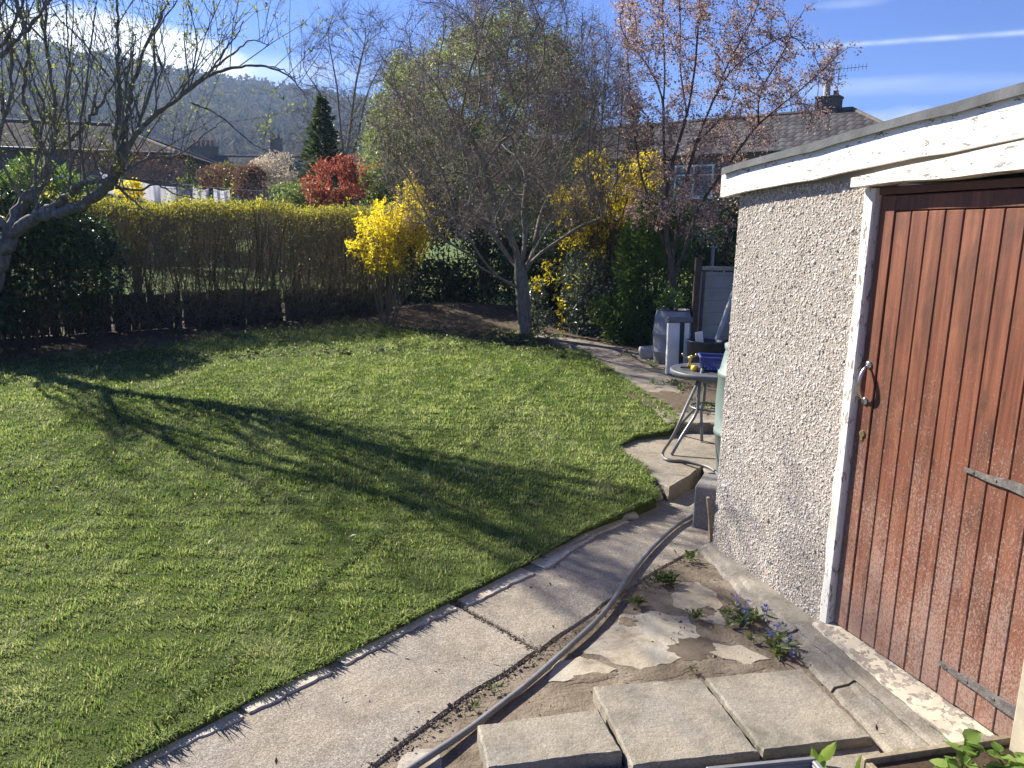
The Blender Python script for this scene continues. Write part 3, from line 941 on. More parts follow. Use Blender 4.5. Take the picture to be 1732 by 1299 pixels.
    # --- fascia, felt roof, lintel
    def sloped(mb, s0, s1, o0, o1, zb, zt, n=24, a=.5):
        ss = np.linspace(s0, s1, n)
        V = []
        for s in ss:
            w = .0035 * math.sin(s * 7.3) + .002 * math.sin(s * 17)
            for o, z in ((o0, zb(s) + w), (o1, zb(s) + w), (o1, zt(s) + w * .4), (o0, zt(s) + w * .4)): V.append(wl(s, o, z))
        q = [[i * 4 + k, i * 4 + (k + 1) % 4, i * 4 + 4 + (k + 1) % 4, i * 4 + 4 + k] for i in range(n - 1) for k in range(4)] + [[0, 3, 2, 1], [n * 4 - 4, n * 4 - 3, n * 4 - 2, n * 4 - 1]]
        mb.add(V, q, a=a)
    fa = MB(); sloped(fa, -.105, 3.3, .03, .055, verge, lambda s: verge(s) + .122 + .010 * max(0, s))
    fa.build('fascia', PAINT, garage)
    fe = MB(); sloped(fe, -.108, -.082, -Dg - .05, .029, lambda s: verge(s) + .01, lambda s: verge(s) + .12, 3)   # end board
    fe.build('fascia', PAINT_OK, garage)
    rf = MB(); sloped(rf, -.08, 3.3, -Dg - .05, .068, lambda s: verge(s) + .1235 + .010 * max(0, s), lambda s: verge(s) + .145 + .010 * max(0, s))
    sloped(rf, -.08, 3.3, .0685, .074, lambda s: verge(s) + .112 + .010 * max(0, s), lambda s: verge(s) + .147 + .010 * max(0, s))
    rf.build('roof', simple('roof_felt', (.12, .125, .13), .9, 0, .2, .3, 9, .6, 120), garage)
    so_ = MB(); sloped(so_, -.08, 3.3, -.1, .028, lambda s: verge(s) + .03, lambda s: verge(s) + .05, 4)
    so_.build('soffit', simple('grey_board', (.20, .2, .2), .9), garage)
    li = MB()
    sloped(li, .935, 2.4, .002, .085, lambda s: 1.962 + .024 * (s - .94), lambda s: 2.000 + .09 * (s - .94), 20)
    li.build('lintel', PAINT_BAD, garage)
    # --- door frame
    fr = MB()
    ss = np.linspace(.045, 1.958, 40); V = []
    for z in ss:
        w = .003 * math.sin(z * 9) + .004 * math.sin(z * 23 + 1) * (z < .9)
        for s, o in ((.962 + w, .006), (.962 + w, .03), (.972 + w, .036), (1.012, .034), (1.018, .028), (1.018, -.06)): V.append(wl(s, o, z))
    q = [[i * 6 + k, i * 6 + (k + 1) % 6, i * 6 + 6 + (k + 1) % 6, i * 6 + 6 + k] for i in range(len(ss) - 1) for k in range(6)]
    fr.add(V, q); fr.build('door_frame', PAINT_JAMB, garage)
    f2 = MB(); gbox(f2, 1.925, 1.99, -.06, .03, .045, 1.96, bev=.004)
    f2.build('door_frame', simple('cream_timber', (.48, .42, .30), .8), garage)
    hd = MB(); gbox(hd, 1.0185, 1.9245, -.06, .012, 1.932, 1.9615, bev=.003); hd.build('door_head', simple('dark_frame', (.13, .07, .05), .8), garage)
    si = MB()
    V = []; ss = np.linspace(.975, 1.99, 40)
    for s in ss:
        w = .003 * math.sin(s * 31) + .002 * math.sin(s * 71)
        for o, z in ((-.06, .0435), (.004 + .075 * s + w, .0435), (.002 + .075 * s + w, .055 + w * .6), (-.004, .072 + w * .5), (-.06, .073)): V.append(wl(s, o, z))
    q = [[i * 5 + k, i * 5 + (k + 1) % 5, i * 5 + 5 + (k + 1) % 5, i * 5 + 5 + k] for i in range(len(ss) - 1) for k in range(5)]
    si.add(V, q)
    # flaking sill paint
    si.build('sill', white_paint('sill_paint', 1.25, (.50, .44, .34)), garage)
    # --- door
    m = Mat('weathered_red_wood', .62, 0, .3)
    al = nd(m.nt, 'VectorMath', {0: m.geo, 1: tuple(WD)}, operation='DOT_PRODUCT').outputs['Value']
    z = nd(m.nt, 'SeparateXYZ', {0: m.geo}).outputs['Z']
    v = nd(m.nt, 'CombineXYZ', {0: m.math('ADD', al, m.math('MULTIPLY', m.v, 7)), 1: z, 2: m.v}).outputs[0]
    gr = m.noise(24, 6, .62, m.vec((1.6, .06, 1), src=v), .6)
    base = m.ramp(gr, [(.25, (.085, .027, .015)), (.42, (.155, .055, .030)), (.6, (.228, .086, .046)), (.78, (.315, .14, .078))])
    base = m.mix(m.math('MULTIPLY', m.v, .5), base, m.mix(1.0, base, (.72, .66, .64), 'MULTIPLY'))
    dk = m.noise(7, 6, .7, m.vec((1, .35, 1), src=v), .5)                       # dark weather stains
    base = m.mix(m.ramp(dk, [(.47, 0), (.66, .8)]), base, (.075, .035, .022))
    kn = m.vor(5.5, vec=m.vec((1.4, .5, 1), src=v)); base = m.mix(m.ramp(kn, [(.035, .85), (.075, 0)]), base, (.05, .02, .012))
    # pale bloom of worn varnish: fibres, denser down the door
    sp = m.noise(170, 3, .7, m.vec((1, .55, 1), src=v), .8); wide = m.noise(5, 5, .6, m.vec((1, .7, 1), src=v))
    low = m.ramp(z, [(.2, .085), (.95, .05), (1.5, -.03), (1.9, -.08)])
    lowv = nd(m.nt, 'MapRange', {0: z, 1: .1, 2: 1.9, 3: .15, 4: -.21}).outputs[0]
    lowv = m.math('ADD', lowv, m.math('MULTIPLY', m.math('SUBTRACT', wide, .5), .38))
    bl = m.ramp(m.math('ADD', sp, lowv), [(.55, 0), (.68, .58)])
    base = m.mix(bl, base, (.40, .31, .26))
    fad = m.ramp(m.math('ADD', lowv, .5), [(.46, 0), (.68, .42)])
    base = m.mix(fad, base, (.24, .145, .11))
    m.color(base); m.rough(m.ramp(bl, [(0, .5), (1, .85)]))
    m.bump(gr, .25, .004).bump(sp, .35, .002)
    WOOD = m.m
    door = MB()
    gbox(door, 1.024, 1.104, -.045, .004, .075, 1.928, .003, .62)                       # stile
    gbox(door, 1.1055, 1.918, -.045, .003, 1.868, 1.927, .003, .2)                        # top rail
    w = (1.918 - 1.1055) / 10
    for k in range(10):
        s0 = 1.1055 + k * w
        gbox(door, s0 + .0012, s0 + w - .0012, -.035, .0 - .0012 * rng.uniform(0, 1), .075 + rng.uniform(0, .006), 1.8655, .0035, [.1, .55, .3, .85, .15, .7, .4, .95, .25, .6][k])
    gbox(door, 1.11, 1.915, -.044, -.0362, .08, 1.86, a=.9)
    d = door.build('door', WOOD, garage)
    # pull handle: two plates and a bowed grip
    ch = simple('worn_chrome', (.62, .6, .57), .25, 1.0, .5, .12, 40, .15, 200)
    hb = MB()
    for z in (1.093, 1.247):
        hb.lathe([(.0, .0), (.017, 0), (.017, .004), (.012, .009), (0, .010)], wl(1.062, .004, z), 18, R=np.column_stack([WD, [0, 0, 1], WN]))
    t = np.linspace(0, 1, 17)
    hb.tube([wl(1.062, .008 + .036 * math.sin(math.pi * k) ** .6, 1.096 + .148 * k) for k in t], .0052 + .0028 * np.sin(math.pi * t), 12)
    hb.build('handle', ch, d, smooth=True)
    kp = MB(); kr = np.column_stack([WD, [0, 0, 1], WN])
    kp.lathe([(0, .0045), (.0045, .0045), (.0045, .006), (.014, .006), (.015, .002), (.015, 0)], wl(1.070, .004, .955), 20, R=kr)
    gbox(kp, 1.0635, 1.0765, .004, .0085, .925, .952, .002)
    kp.build('escutcheon', simple('old_brass', (.33, .25, .13), .45, .8, .5, .3, 60, .2), d)
    iron = simple('rusty_iron', (.16, .145, .135), .8, .35, .3, .45, 50, .6, 150)
    for z0, s0 in ((.955, 1.585), (.205, 1.59)):
        hg = MB(); n = 12; V = []
        for s in np.linspace(s0, 1.935, n):
            hw = .007 + .017 * (s - s0) / (1.935 - s0)
            zc = z0 + .002 * math.sin(s * 40)
            for o, z in ((.0045, zc - hw), (.0105, zc - hw), (.0105, zc + hw), (.0045, zc + hw)): V.append(wl(s, o, z))
        q = [[i * 4 + k, i * 4 + (k + 1) % 4, i * 4 + 4 + (k + 1) % 4, i * 4 + 4 + k] for i in range(n - 1) for k in range(4)] + [[0, 3, 2, 1], [n * 4 - 4, n * 4 - 3, n * 4 - 2, n * 4 - 1]]
        hg.add(V, q)
        for s in (s0 + .04, s0 + .13, s0 + .24):
            hg.lathe([(0, .0135), (.004, .0132), (.006, .0105)], wl(s, 0, z0), 10, R=kr)
        hg.tube([wl(1.936, .012, z0 - .035), wl(1.936, .012, z0 + .035)], .009, 10)
        hg.build('hinge', iron, d)


build_garage()

# concrete block and stick at the garage corner
BLK = concrete('block_concrete', (.185, .175, .165), (.26, .25, .235), .5, (.12, .11, .10), .5, 1.3)
bc = (gp(1183, 893) + gp(1208, 905)) / 2
R_ = np.array(Matrix.Rotation(math.radians(-24), 3, 'Z'))
tag(MB().box((1.272, 4.60, .125), (.17, .30, .28), R_, bev=.008).build('concrete_block', BLK), 'grey concrete block standing on end at the garage corner', 'block')
wd = simple('split_wood', (.25, .205, .14), .9, var=.35, sc=40, bump=.6)
a, b = np.array(gp(1203, 916, .0)) + np.array([.0, 0, .01]), wl(-.03, .035, .30)
tag(MB().tube([a, (a + b) / 2 + np.array([.004, 0, 0]), b], [.016, .014, .010], 5).build('wooden_stick', wd), 'split wooden stick leaning on the pebble dash corner', 'stick')

# ------------------------------------------------------------------ things beside the back path
def ring_pts(c, r, z, n=33):
    t = np.linspace(0, 2 * math.pi, n)
    return np.column_stack([c[0] + r * np.cos(t), c[1] + r * np.sin(t), np.full(n, z)])


GREYP = simple('grey_plastic', (.27, .275, .29), .55, 0, .4, .22, 7, .15, 50)
DARKP = simple('dark_plastic', (.045, .048, .052), .5, 0, .4, .3, 9, .15, 50)
STEEL = simple('grey_painted_steel', (.16, .17, .185), .4, .3, .5, .15, 20, .1, 80)
COMPOST = simple('compost', (.06, .042, .028), .95, 0, .1, .4, 30, .9, 60)
WHITEP = simple('old_white_plastic', (.76, .76, .71), .6, 0, .35, .1, 10, .1, 40)
GREENP = simple('pale_green_plastic', (.15, .20, .18), .5, 0, .4, .1, 5, .1, 40)
BLUEP = simple('blue_plastic', (.055, .075, .26), .45, 0, .45, .1, 10, .0)
BRASS = simple('brass', (.55, .40, .14), .35, .9, .5, .15, 40, .1)
YELP = simple('yellow_plastic', (.75, .50, .03), .45, 0, .4, .1, 10, 0)
WIREG = simple('dark_timber', (.085, .075, .065), .9, 0, .2, .3, 25, .5)

# barrel planter
bx, by, bz = 2.02, 9.75, .19
barrel = empty('barrel_planter', (bx, by, bz), 'grey plastic barrel planter with compost and a small plant, beside the upper path', 'planter')
b = MB()
b.lathe([(0, 0), (.19, .0), (.205, .02), (.225, .14), (.232, .145), (.232, .17), (.228, .175), (.236, .30), (.236, .36), (.243, .365), (.243, .395), (.236, .40), (.235, .48), (.222, .60), (.208, .66), (.206, .685), (.196, .685), (.196, .60), (0, .60)], (bx, by, bz), 40)
b.build('body', GREYP, barrel, smooth=True)
MB().lathe([(.1955, .61), (.15, .635), (.07, .65), (0, .645)], (bx, by, bz), 24).build('compost', COMPOST, barrel, smooth=True)
MB().tube(ring_pts((bx, by), .2075, bz + .685), .008, 6, cap=False).build('rim', DARKP, barrel, smooth=True)

# white box post with a cap, leaning on the barrel
R_ = np.array(Matrix.Rotation(math.radians(12), 3, 'Z') @ Matrix.Rotation(math.radians(-4), 3, 'X'))
px_, py_ = 1.87, 8.93
post = empty('white_post', (px_, py_, .19), 'white boxed post with a dark side and grey cap leaning on the grey barrel', 'post')
MB().box((px_, py_, .49), (.145, .05, .60), R_, bev=.004).build('face_board', WHITEP, post)
MB().box(np.array((px_, py_, .49)) + R_ @ np.array([.1, .0, 0]), (.05, .05, .60), R_, bev=.004).build('side_board', simple('dark_green_board', (.035, .05, .048), .7), post)
MB().box(np.array((px_, py_, .49)) + R_ @ np.array([.158, -.012, 0]), (.06, .05, .60), R_, bev=.004).build('face_board', WHITEP, post)
MB().box(np.array((px_, py_, .49)) + R_ @ np.array([.07, 0, .335]), (.31, .10, .065), R_, bev=.01).build('cap', simple('grey_cap', (.14, .145, .155), .5), post)

# black tub with a white offcut and a pole in it, dark arched board behind
ux, uy, uz = 2.16, 8.62, .19
tub = empty('black_tub', (ux, uy, uz), 'black round plastic tub holding a pole and a white offcut', 'tub')
MB().lathe([(0, 0), (.165, 0), (.172, .01), (.192, .42), (.2, .425), (.2, .445), (.187, .445), (.178, .3), (.17, .06), (0, .05)], (ux, uy, uz), 40).build('body', DARKP, tub, smooth=True)
MB().lathe([(.168, .062), (.1, .08), (0, .075)], (ux, uy, uz), 24).build('compost', COMPOST, tub, smooth=True)
R2_ = np.array(Matrix.Rotation(math.radians(-12), 3, 'Y') @ Matrix.Rotation(math.radians(10), 3, 'X'))
tag(MB().box((2.105, 8.58, .565), (.085, .022, .36), R2_, bev=.006).build('white_offcut', WHITEP), 'white plastic offcut sticking out of the black tub', 'offcut')
a = np.array([2.20, 8.64, .275]); bq = pd(1252, 462, 9.2)
tag(MB().tube([a, a + (bq - a) * .5, bq], .026, 12).build('pole', simple('grey_pole', (.36, .36, .34), .6)), 'pale grey pole leaning from the black tub against the wire glass panel', 'pole')
# arched board
t = np.linspace(0, math.pi, 17)
pr = [(-.13, 0), (.13, 0)] + [(.13 * math.cos(k), .27 + .14 * math.sin(k)) for k in t]
mb = MB(); n = len(pr); c0 = np.array([2.55, 9.0, .19])
vv = [c0 + np.array([p[0], .0 + p[1] * .12, p[1]]) for p in pr] + [c0 + np.array([p[0], .03 + p[1] * .12, p[1]]) for p in pr]
mb.add(vv, [[i, (i + 1) % n, n + (i + 1) % n, n + i] for i in range(n)], [[0, i, i + 1] for i in range(1, n - 1)] + [[n, n + i + 1, n + i] for i in range(1, n - 1)])
tag(mb.build('arched_board', simple('black_rubber', (.03, .03, .032), .8)), 'dark round topped board standing behind the black tub', 'board')

# fallen pale pot
R3 = np.array(Matrix.Rotation(math.radians(70), 3, 'Y') @ Matrix.Rotation(math.radians(25), 3, 'X'))
tag(MB().lathe([(0, 0), (.075, 0), (.085, .015), (.108, .2), (.118, .205), (.118, .235), (.104, .235), (.09, .05), (0, .04)], (1.92, 10.02, .30), 28, R=-R3).build('plant_pot', simple('pale_pot', (.42, .40, .36), .85, 0, .2, .15, 9, .3), smooth=True),
    'pale plant pot lying on its side against the grey barrel', 'plant pot')

# wire glass panel with posts, the bit of fence seen past the garage
pn = empty('glazed_fence', (2.9, 9.7, .19), 'grey wire glass fence panel with a dark frame behind the tub', 'fence panel')
g = Mat('wired_glass', .35, 0, .5)
gx = nd(g.nt, 'SeparateXYZ', {0: g.geo})
wv_ = g.math('MULTIPLY', g.math('SINE', g.math('MULTIPLY', gx.outputs['X'], 9.0)), .012)
ln = g.math('ABSOLUTE', g.math('SUBTRACT', g.math('FRACT', g.math('MULTIPLY', g.math('ADD', gx.outputs['Z'], wv_), 6.5)), .5))
g.color(g.mix(g.ramp(ln, [(.0, 1), (.035, 0)]), g.ramp(g.noise(4, 5, .6), [(.3, (.17, .19, .18)), (.7, (.26, .285, .265))]), (.10, .11, .11)))
MB().box((2.98, 9.7, .80), (1.32, .012, 1.12)).build('glass', g.m, pn)
for x_ in (2.36, 2.78, 3.2, 3.62): MB().box((x_, 9.69, .80), (.035, .04, 1.2), bev=.004).build('upright', WIREG, pn)
MB().box((2.99, 9.69, 1.405), (1.33, .05, .05), bev=.006).build('top_rail', simple('lichen_rail', (.30, .28, .22), .9, var=.3), pn)
MB().box((2.99, 9.69, .225), (1.3, .04, .05), bev=.006).build('bottom_rail', WIREG, pn)
tag(MB().box((2.285, 9.72, .86), (.075, .07, 1.34), bev=.006).build('fence_post', simple('brown_post', (.09, .065, .045), .9, var=.3)), 'brown timber fence post beside the wire glass panel', 'fence post')
lp = pd(1204, 452, 10.4)
lamp = empty('garden_stake', (lp[0], lp[1], .2), 'grey stake with a flat cap standing behind the fence panel', 'stake')
MB().tube([(lp[0], lp[1], .19), (lp[0], lp[1], lp[2] + .26)], .022, 10).build('stem', STEEL, lamp)
MB().lathe([(0, 0), (.05, 0), (.05, .02), (.0, .03)], (lp[0], lp[1], lp[2] + .255), 16).build('cap', STEEL, lamp)

# pale green water butt behind the garage corner
wx, wy, wz = 1.75, 5.32, .10
butt = empty('water_butt', (wx, wy, wz), 'pale green plastic water butt half hidden behind the garage corner', 'water butt')
MB().lathe([(0, 0), (.245, 0), (.26, .02), (.288, .28), (.298, .285), (.298, .315), (.292, .32), (.298, .52), (.292, .70), (.298, .705), (.298, .73), (.288, .735), (.262, .86), (.25, .90)], (wx, wy, wz), 44).build('body', GREENP, butt, smooth=True)
MB().lathe([(.262, .895), (.266, .925), (.2, .95), (.0, .965)], (wx, wy, wz), 44).build('lid', GREENP, butt, smooth=True)

# round garden table
tx, ty, tz = 1.595, 6.02, .10
table = empty('garden_table', (tx, ty, tz), 'round grey metal garden table with splayed legs behind the garage', 'table')
zt = .73
MB().lathe([(0, zt - .008), (.28, zt - .008), (.315, zt - .004), (.33, zt + .002), (.338, zt - .005), (.338, zt - .035), (.331, zt - .04), (.325, zt - .02), (.3, zt - .022), (0, zt - .022)], (tx, ty, 0), 56).build('tabletop', simple('table_grey', (.10, .104, .112), .5, .1, .4, .3, 6, .1), table, smooth=True)
for k in range(4):
    an = math.radians(205 + 90 * k)
    cs, sn = math.cos(an), math.sin(an)
    if k == 0: foot = np.array([*gp(1136, 769, .105)[:2], .105])
    elif k == 1: foot = np.array([*gp(1187, 747, .105)[:2], .105])
    else: foot = np.array([tx + .44 * cs, ty + .44 * sn, .105])
    dx = unit(np.array([foot[0] - tx, foot[1] - ty, 0]))
    r_ = .165
    pts = [foot, foot + (np.array([tx, ty, .38]) + dx * (r_ + .05) - foot) * .5, np.array([tx, ty, .36]) + dx * (r_ + .045), np.array([tx, ty, .42]) + dx * r_, np.array([tx, ty, .5]) + dx * (r_ - .002), np.array([tx, ty, zt - .024]) + dx * r_]
    MB().tube(pts, .0125, 10).build('leg', STEEL, table, smooth=True)
MB().tube(ring_pts((tx, ty), .16, .43), .008, 8, cap=False).build('brace', STEEL, table, smooth=True)
MB().tube(ring_pts((tx, ty), .165, .66), .008, 8, cap=False).build('brace', STEEL, table, smooth=True)

# blue basket on the table
R4 = np.array(Matrix.Rotation(math.radians(-8), 3, 'Z'))
cx_, cy_, zb_ = 1.65, 6.07, zt + .001
bk = MB(); wT, dT, hT = .31, .22, .105


def bpt(u, w, z):
    k = .86 + .14 * z / hT
    return np.array([cx_, cy_, zb_]) + R4 @ np.array([u * wT / 2 * k, w * dT / 2 * k, z])


for side in range(4):
    nseg = 22 if side % 2 == 0 else 16
    def sp_(t, z, s=side):
        return [bpt(-1 + 2 * t, -1, z), bpt(1, -1 + 2 * t, z), bpt(1 - 2 * t, 1, z), bpt(-1, 1 - 2 * t, z)][s]
    for i in range(nseg + 1): bk.tube([sp_(i / nseg, .004), sp_(i / nseg, hT)], .0034, 4)
    for z in (.004, .024, .044, .064, .084): bk.tube([sp_(0, z), sp_(1, z)], .0036, 4)
    bk.tube([sp_(0, hT - .006), sp_(1, hT - .006)], .010, 6)
bk.box((cx_, cy_, zb_ + .004), (wT * .85, dT * .85, .006), R4)
tag(bk.build('basket', BLUEP), 'blue plastic mesh basket on the round garden table', 'basket')

# sprinkler with hose connector
sx, sy = gp(1168, 624, zt)[:2]
spk = empty('lawn_sprinkler', (sx, sy, zt), 'brass lawn sprinkler on a dark spike base on the garden table', 'sprinkler')
MB().box((sx + .02, sy, zt + .010), (.21, .03, .016), R4, bev=.005).build('base', DARKP, spk)
mb = MB(); mb.lathe([(0, 0), (.017, 0), (.017, .02), (.011, .03), (.011, .05), (.018, .055), (.018, .075), (.008, .085), (0, .09)], (sx - .01, sy, zt + .018), 18)
mb.build('head', BRASS, spk, smooth=True)
for k in range(3):
    an = 2.1 * k + .5; c_ = np.array([sx - .01, sy, zt + .088]); e_ = c_ + np.array([math.cos(an) * .062, math.sin(an) * .062, .012])
    mb = MB().tube([c_, e_], .005, 8); mb.lathe([(0, 0), (.008, .0), (.008, .018), (0, .02)], e_, 10); mb.build('arm', BRASS, spk, smooth=True)
kx = np.array([sx + .03, sy - .075, zt + .018])
MB().tube([kx + np.array([-.028, .03, 0]), kx], .021, 16).build('connector', YELP, spk, smooth=True)

# hose: down from the table, round on the step, behind the block, then along the paving


def spline(pts, n=12):
    pts = np.asarray(pts, float); P = np.vstack([2 * pts[0] - pts[1], pts, 2 * pts[-1] - pts[-2]]); o = []
    for i in range(1, len(P) - 2):
        for t in np.linspace(0, 1, n, endpoint=False):
            a, b_, c_, d_ = P[i - 1:i + 3]
            o.append(.5 * (2 * b_ + (c_ - a) * t + (2 * a - 5 * b_ + 4 * c_ - d_) * t * t + (3 * b_ - a - 3 * c_ + d_) * t ** 3))
    o.append(pts[-1]); return np.array(o)


hm = Mat('hose_grey', .45, 0, .4)
hc = hm.ramp(hm.noise(18, 4), [(.3, (.12, .125, .13)), (.7, (.18, .185, .19))])
hm.color(hm.mix(hm.ramp(hm.noise(7, 6, .7), [(.5, 0), (.66, .75)]), hc, (.17, .145, .115))).bump(hm.noise(90, 2), .15, .002)
hr = .0125
h_ = lambda x, y, z: gp(x, y, z)
hp = [kx + np.array([.004, -.004, 0]), kx + np.array([.03, -.045, -.02]), pd(1160, 690, 5.55), pd(1140, 735, 5.5), h_(1121, 766, .135), h_(1130, 778, .113), h_(1165, 781, .113), h_(1200, 791, .113), h_(1216, 806, .113),
      np.array([1.40, 5.02, .08]), np.array([1.36, 4.86, .02]), h_(1183, 866, .02), h_(1145, 888, .016), h_(1100, 930, .016), h_(1062, 978, .016), h_(1040, 1012, .016), h_(1012, 1047, .014), h_(980, 1078, .013), h_(905, 1146, .006), h_(850, 1190, .004), h_(790, 1236, .006), h_(735, 1273, .012), h_(690, 1303, .012), h_(640, 1340, .012), (-.95, 1.7, .012)]
tag(MB().tube(spline(hp, 10), np.linspace(.0115, hr, (len(hp) - 1) * 10 + 1), 12).build('hose', hm.m, smooth=True), 'grey garden hose running from the sprinkler down over the paving', 'hose')

# grey tray and planter at the lower edge
tr = MB(); c0 = np.array([*gp(1322, 1352, .09)[:2], .02]); R5 = np.array(Matrix.Rotation(math.radians(10), 3, 'Z'))
for s, o in (((.34, .008, .085), (0, .12, .045)), ((.34, .008, .085), (0, -.12, .045)), ((.008, .232, .085), (.166, 0, .045)), ((.008, .232, .085), (-.166, 0, .045)), ((.324, .232, .006), (0, 0, .004))):
    tr.box(c0 + R5 @ np.array(o), s, R5, bev=.003)
for s, o in (((.37, .02, .012), (0, .128, .092)), ((.37, .02, .012), (0, -.128, .092)), ((.02, .236, .012), (.176, 0, .092)), ((.02, .236, .012), (-.176, 0, .092))):
    tr.box(c0 + R5 @ np.array(o), s, R5, bev=.004)
tag(tr.build('plastic_tray', simple('tray_grey', (.16, .165, .17), .55, 0, .4, .2, 15, .2)), 'grey plastic tray standing at the edge of the low slabs', 'tray')
pa, pb = gp(1446, 1290, .09), gp(1605, 1262, .10); pe = unit(pb - pa); an = math.atan2(pe[1], pe[0]); R6 = np.array(Matrix.Rotation(an, 3, 'Z'))
pl_ = empty('wooden_planter', (pa + pb) / 2 * np.array([1, 1, 0]), 'wooden planter of bright green leafy plants next to the garage door', 'planter')
pm = (pa + pb) / 2; L_ = .62; pdn = np.array([pe[1], -pe[0], 0])
MB().box(pm + pe * .16 + np.array([0, 0, -.055]), (L_, .022, .12), R6, bev=.003).build('board', wd, pl_)
MB().box(pm + pe * .16 + pdn * .30 + np.array([0, 0, -.055]), (L_, .022, .12), R6, bev=.003).build('board', wd, pl_)
MB().box(pm + pe * (.16 - L_ / 2 + .012) + pdn * .15 + np.array([0, 0, -.055]), (.022, .276, .12), R6, bev=.003).build('end_board', wd, pl_)
MB().box(pm + pe * (.16 + L_ / 2 - .012) + pdn * .15 + np.array([0, 0, -.055]), (.022, .276, .12), R6, bev=.003).build('end_board', wd, pl_)
MB().box(pm + pe * .16 + pdn * .15 + np.array([0, 0, -.06]), (L_ - .05, .27, .09), R6).build('compost', COMPOST, pl_)


def rosette(mb, c, n, L, asp, rng, up=.5, v=(.2, .9)):
    th = rng.uniform(0, 6.28, n); el = rng.uniform(.05, 1.2, n) * up
    D = np.stack([np.cos(th), np.sin(th), el * 1.6], 1)
    P = np.asarray(c) + rng.normal(size=(n, 3)) * np.array([L, L, L * .3]) * .5 + np.array([0, 0, L * .4])
    leaves(mb, P, L, asp, 1.2, rng.uniform(*v, n), unit(D), spread=.35, rng=rng)


WEED = leafmat('weed_leaf', [(0, (.045, .062, .02)), (.5, (.10, .14, .04)), (1, (.21, .25, .09))], .4)
BRIGHT = leafmat('bright_leaf', [(0, (.06, .13, .02)), (.5, (.13, .23, .04)), (1, (.24, .33, .08))], .4)


def bigleaf(mb, c, d, L, w, n, v, curl=.3):
    """rounded toothed leaf built of a small grid, arching along d"""
    d = unit(np.asarray(d, float)); s = unit(np.cross(d, n)); n = np.cross(s, d)
    k = 8; rows = []
    for i in range(k + 1):
        t = i / k
        ww = w * (math.sin(math.pi * min(1, t ** .75)) ** .8 * (1 + .09 * (i % 2))) + .0008
        p = np.asarray(c) + d * L * t - n * curl * L * t * t
        for a_ in (-1, -.45, 0, .45, 1): rows.append(p + s * ww * a_ + n * (abs(a_) * .16 * w + (.012 * w if a_ == 0 else 0)))
    q = [[i * 5 + j, i * 5 + j + 1, i * 5 + 6 + j, i * 5 + 5 + j] for i in range(k) for j in range(4)]
    mb.add(rows, q, a=v)


rng = np.random.default_rng(31)
mb = MB(); stm = MB()
for x, y, z, cnt, L in ((1632, 1248, .19, 5, .072), (1655, 1270, .17, 5, .055), (1600, 1282, .15, 5, .055), (1690, 1272, .15, 6, .055), (1720, 1275, .15, 5, .06), (1700, 1298, .13, 6, .06), (1640, 1300, .13, 6, .055), (1580, 1300, .12, 3, .04), (1730, 1300, .15, 5, .05)):
    c = gp(x, y, z); base = np.array([c[0] + rng.normal() * .02, c[1] - .02, .09])
    stm.tube([base, (base + c) / 2 + rng.normal(size=3) * .008, c], [.004, .003, .002], 5)
    for i in range(cnt):
        th = rng.uniform(0, 6.28); cc = base + (c - base) * rng.uniform(.5, 1)
        bigleaf(mb, cc, (math.cos(th), math.sin(th), rng.uniform(-.1, .7)), L * rng.uniform(.6, 1.1), L * .33, np.array([rng.normal() * .3, rng.normal() * .3, 1]), rng.uniform(.3, 1))
mb.q += [q_ + mb.n for q_ in stm.q]; mb.t += [t_ + mb.n for t_ in stm.t]; mb.v += stm.v; mb.a += stm.a; mb.n += stm.n
mb.build('foliage', BRIGHT, pl_, smooth=True)
for lb, lst in (('pale green upright seedling beside the grey plastic tray', ((1385, 1258, .085), (1379, 1275, .07), (1391, 1275, .06))), ('pale curled seedling leaves between the grey tray and the wooden planter', ((1450, 1287, .07), (1466, 1292, .06), (1434, 1290, .05)))):
    mb = MB()
    for i, (x, y, L) in enumerate(lst):
        c = gp(x, y + 28, .03)
        bigleaf(mb, c, (rng.normal() * .3, rng.normal() * .3, 1.0 if x < 1400 else .3), L, L * .25, np.array([rng.normal() * .4, -1, .3]), rng.uniform(.5, .9), .2)
    tag(mb.build('seedling_plant', BRIGHT, smooth=True), lb, 'plant')

# weeds between the slabs
mb = None
WL = [((1165, 945), .045, 26, 'small weed clump at the top of the soil patch by the garage corner'), ((1125, 985), .05, 44, 'spreading weed beside the hose, above the large pale flagstone'),
      ((1075, 1020), .04, 30, 'low weed touching the hose beside the large pale flagstone'), ((1180, 1045), .035, 30, 'low creeping weed between the two pale flagstones'),
      ((1168, 1132), .022, 14, 'tiny weed sprig just above the paving slabs'), ((840, 1165), .03, 16, 'small weed in the path joint beside the hose'), ((800, 1200), .03, 14, 'small weed lowest along the concrete path edge'),
      ((955, 1100), .022, 12, 'tiny weed in the joint by the corner of the concrete path')]
for (x, y), L, n, lb in WL:
    mb = MB(); c = gp(x, y, .0)
    for dx_, dy_ in ((1, .3), (-.4, 1)): mb.tube(c + np.array([[-dx_ * L * 1.5, -dy_ * L * 1.5, .003], [0, 0, .006], [dx_ * L * 1.5, dy_ * L * 1.5, .003]]), .0012, 4, .3)
    for k in range(max(2, n // 7)):
        cc = c + np.array([np.clip(rng.normal(), -1.4, 1.4) * L * .3, np.clip(rng.normal(), -1.4, 1.4) * L * .3, 0])
        rosette(mb, cc, n // 2, L * .75, .5, rng, .6)
    tag(mb.build('weed_plant', WEED), lb, 'weed', 'weeds growing between the paving')

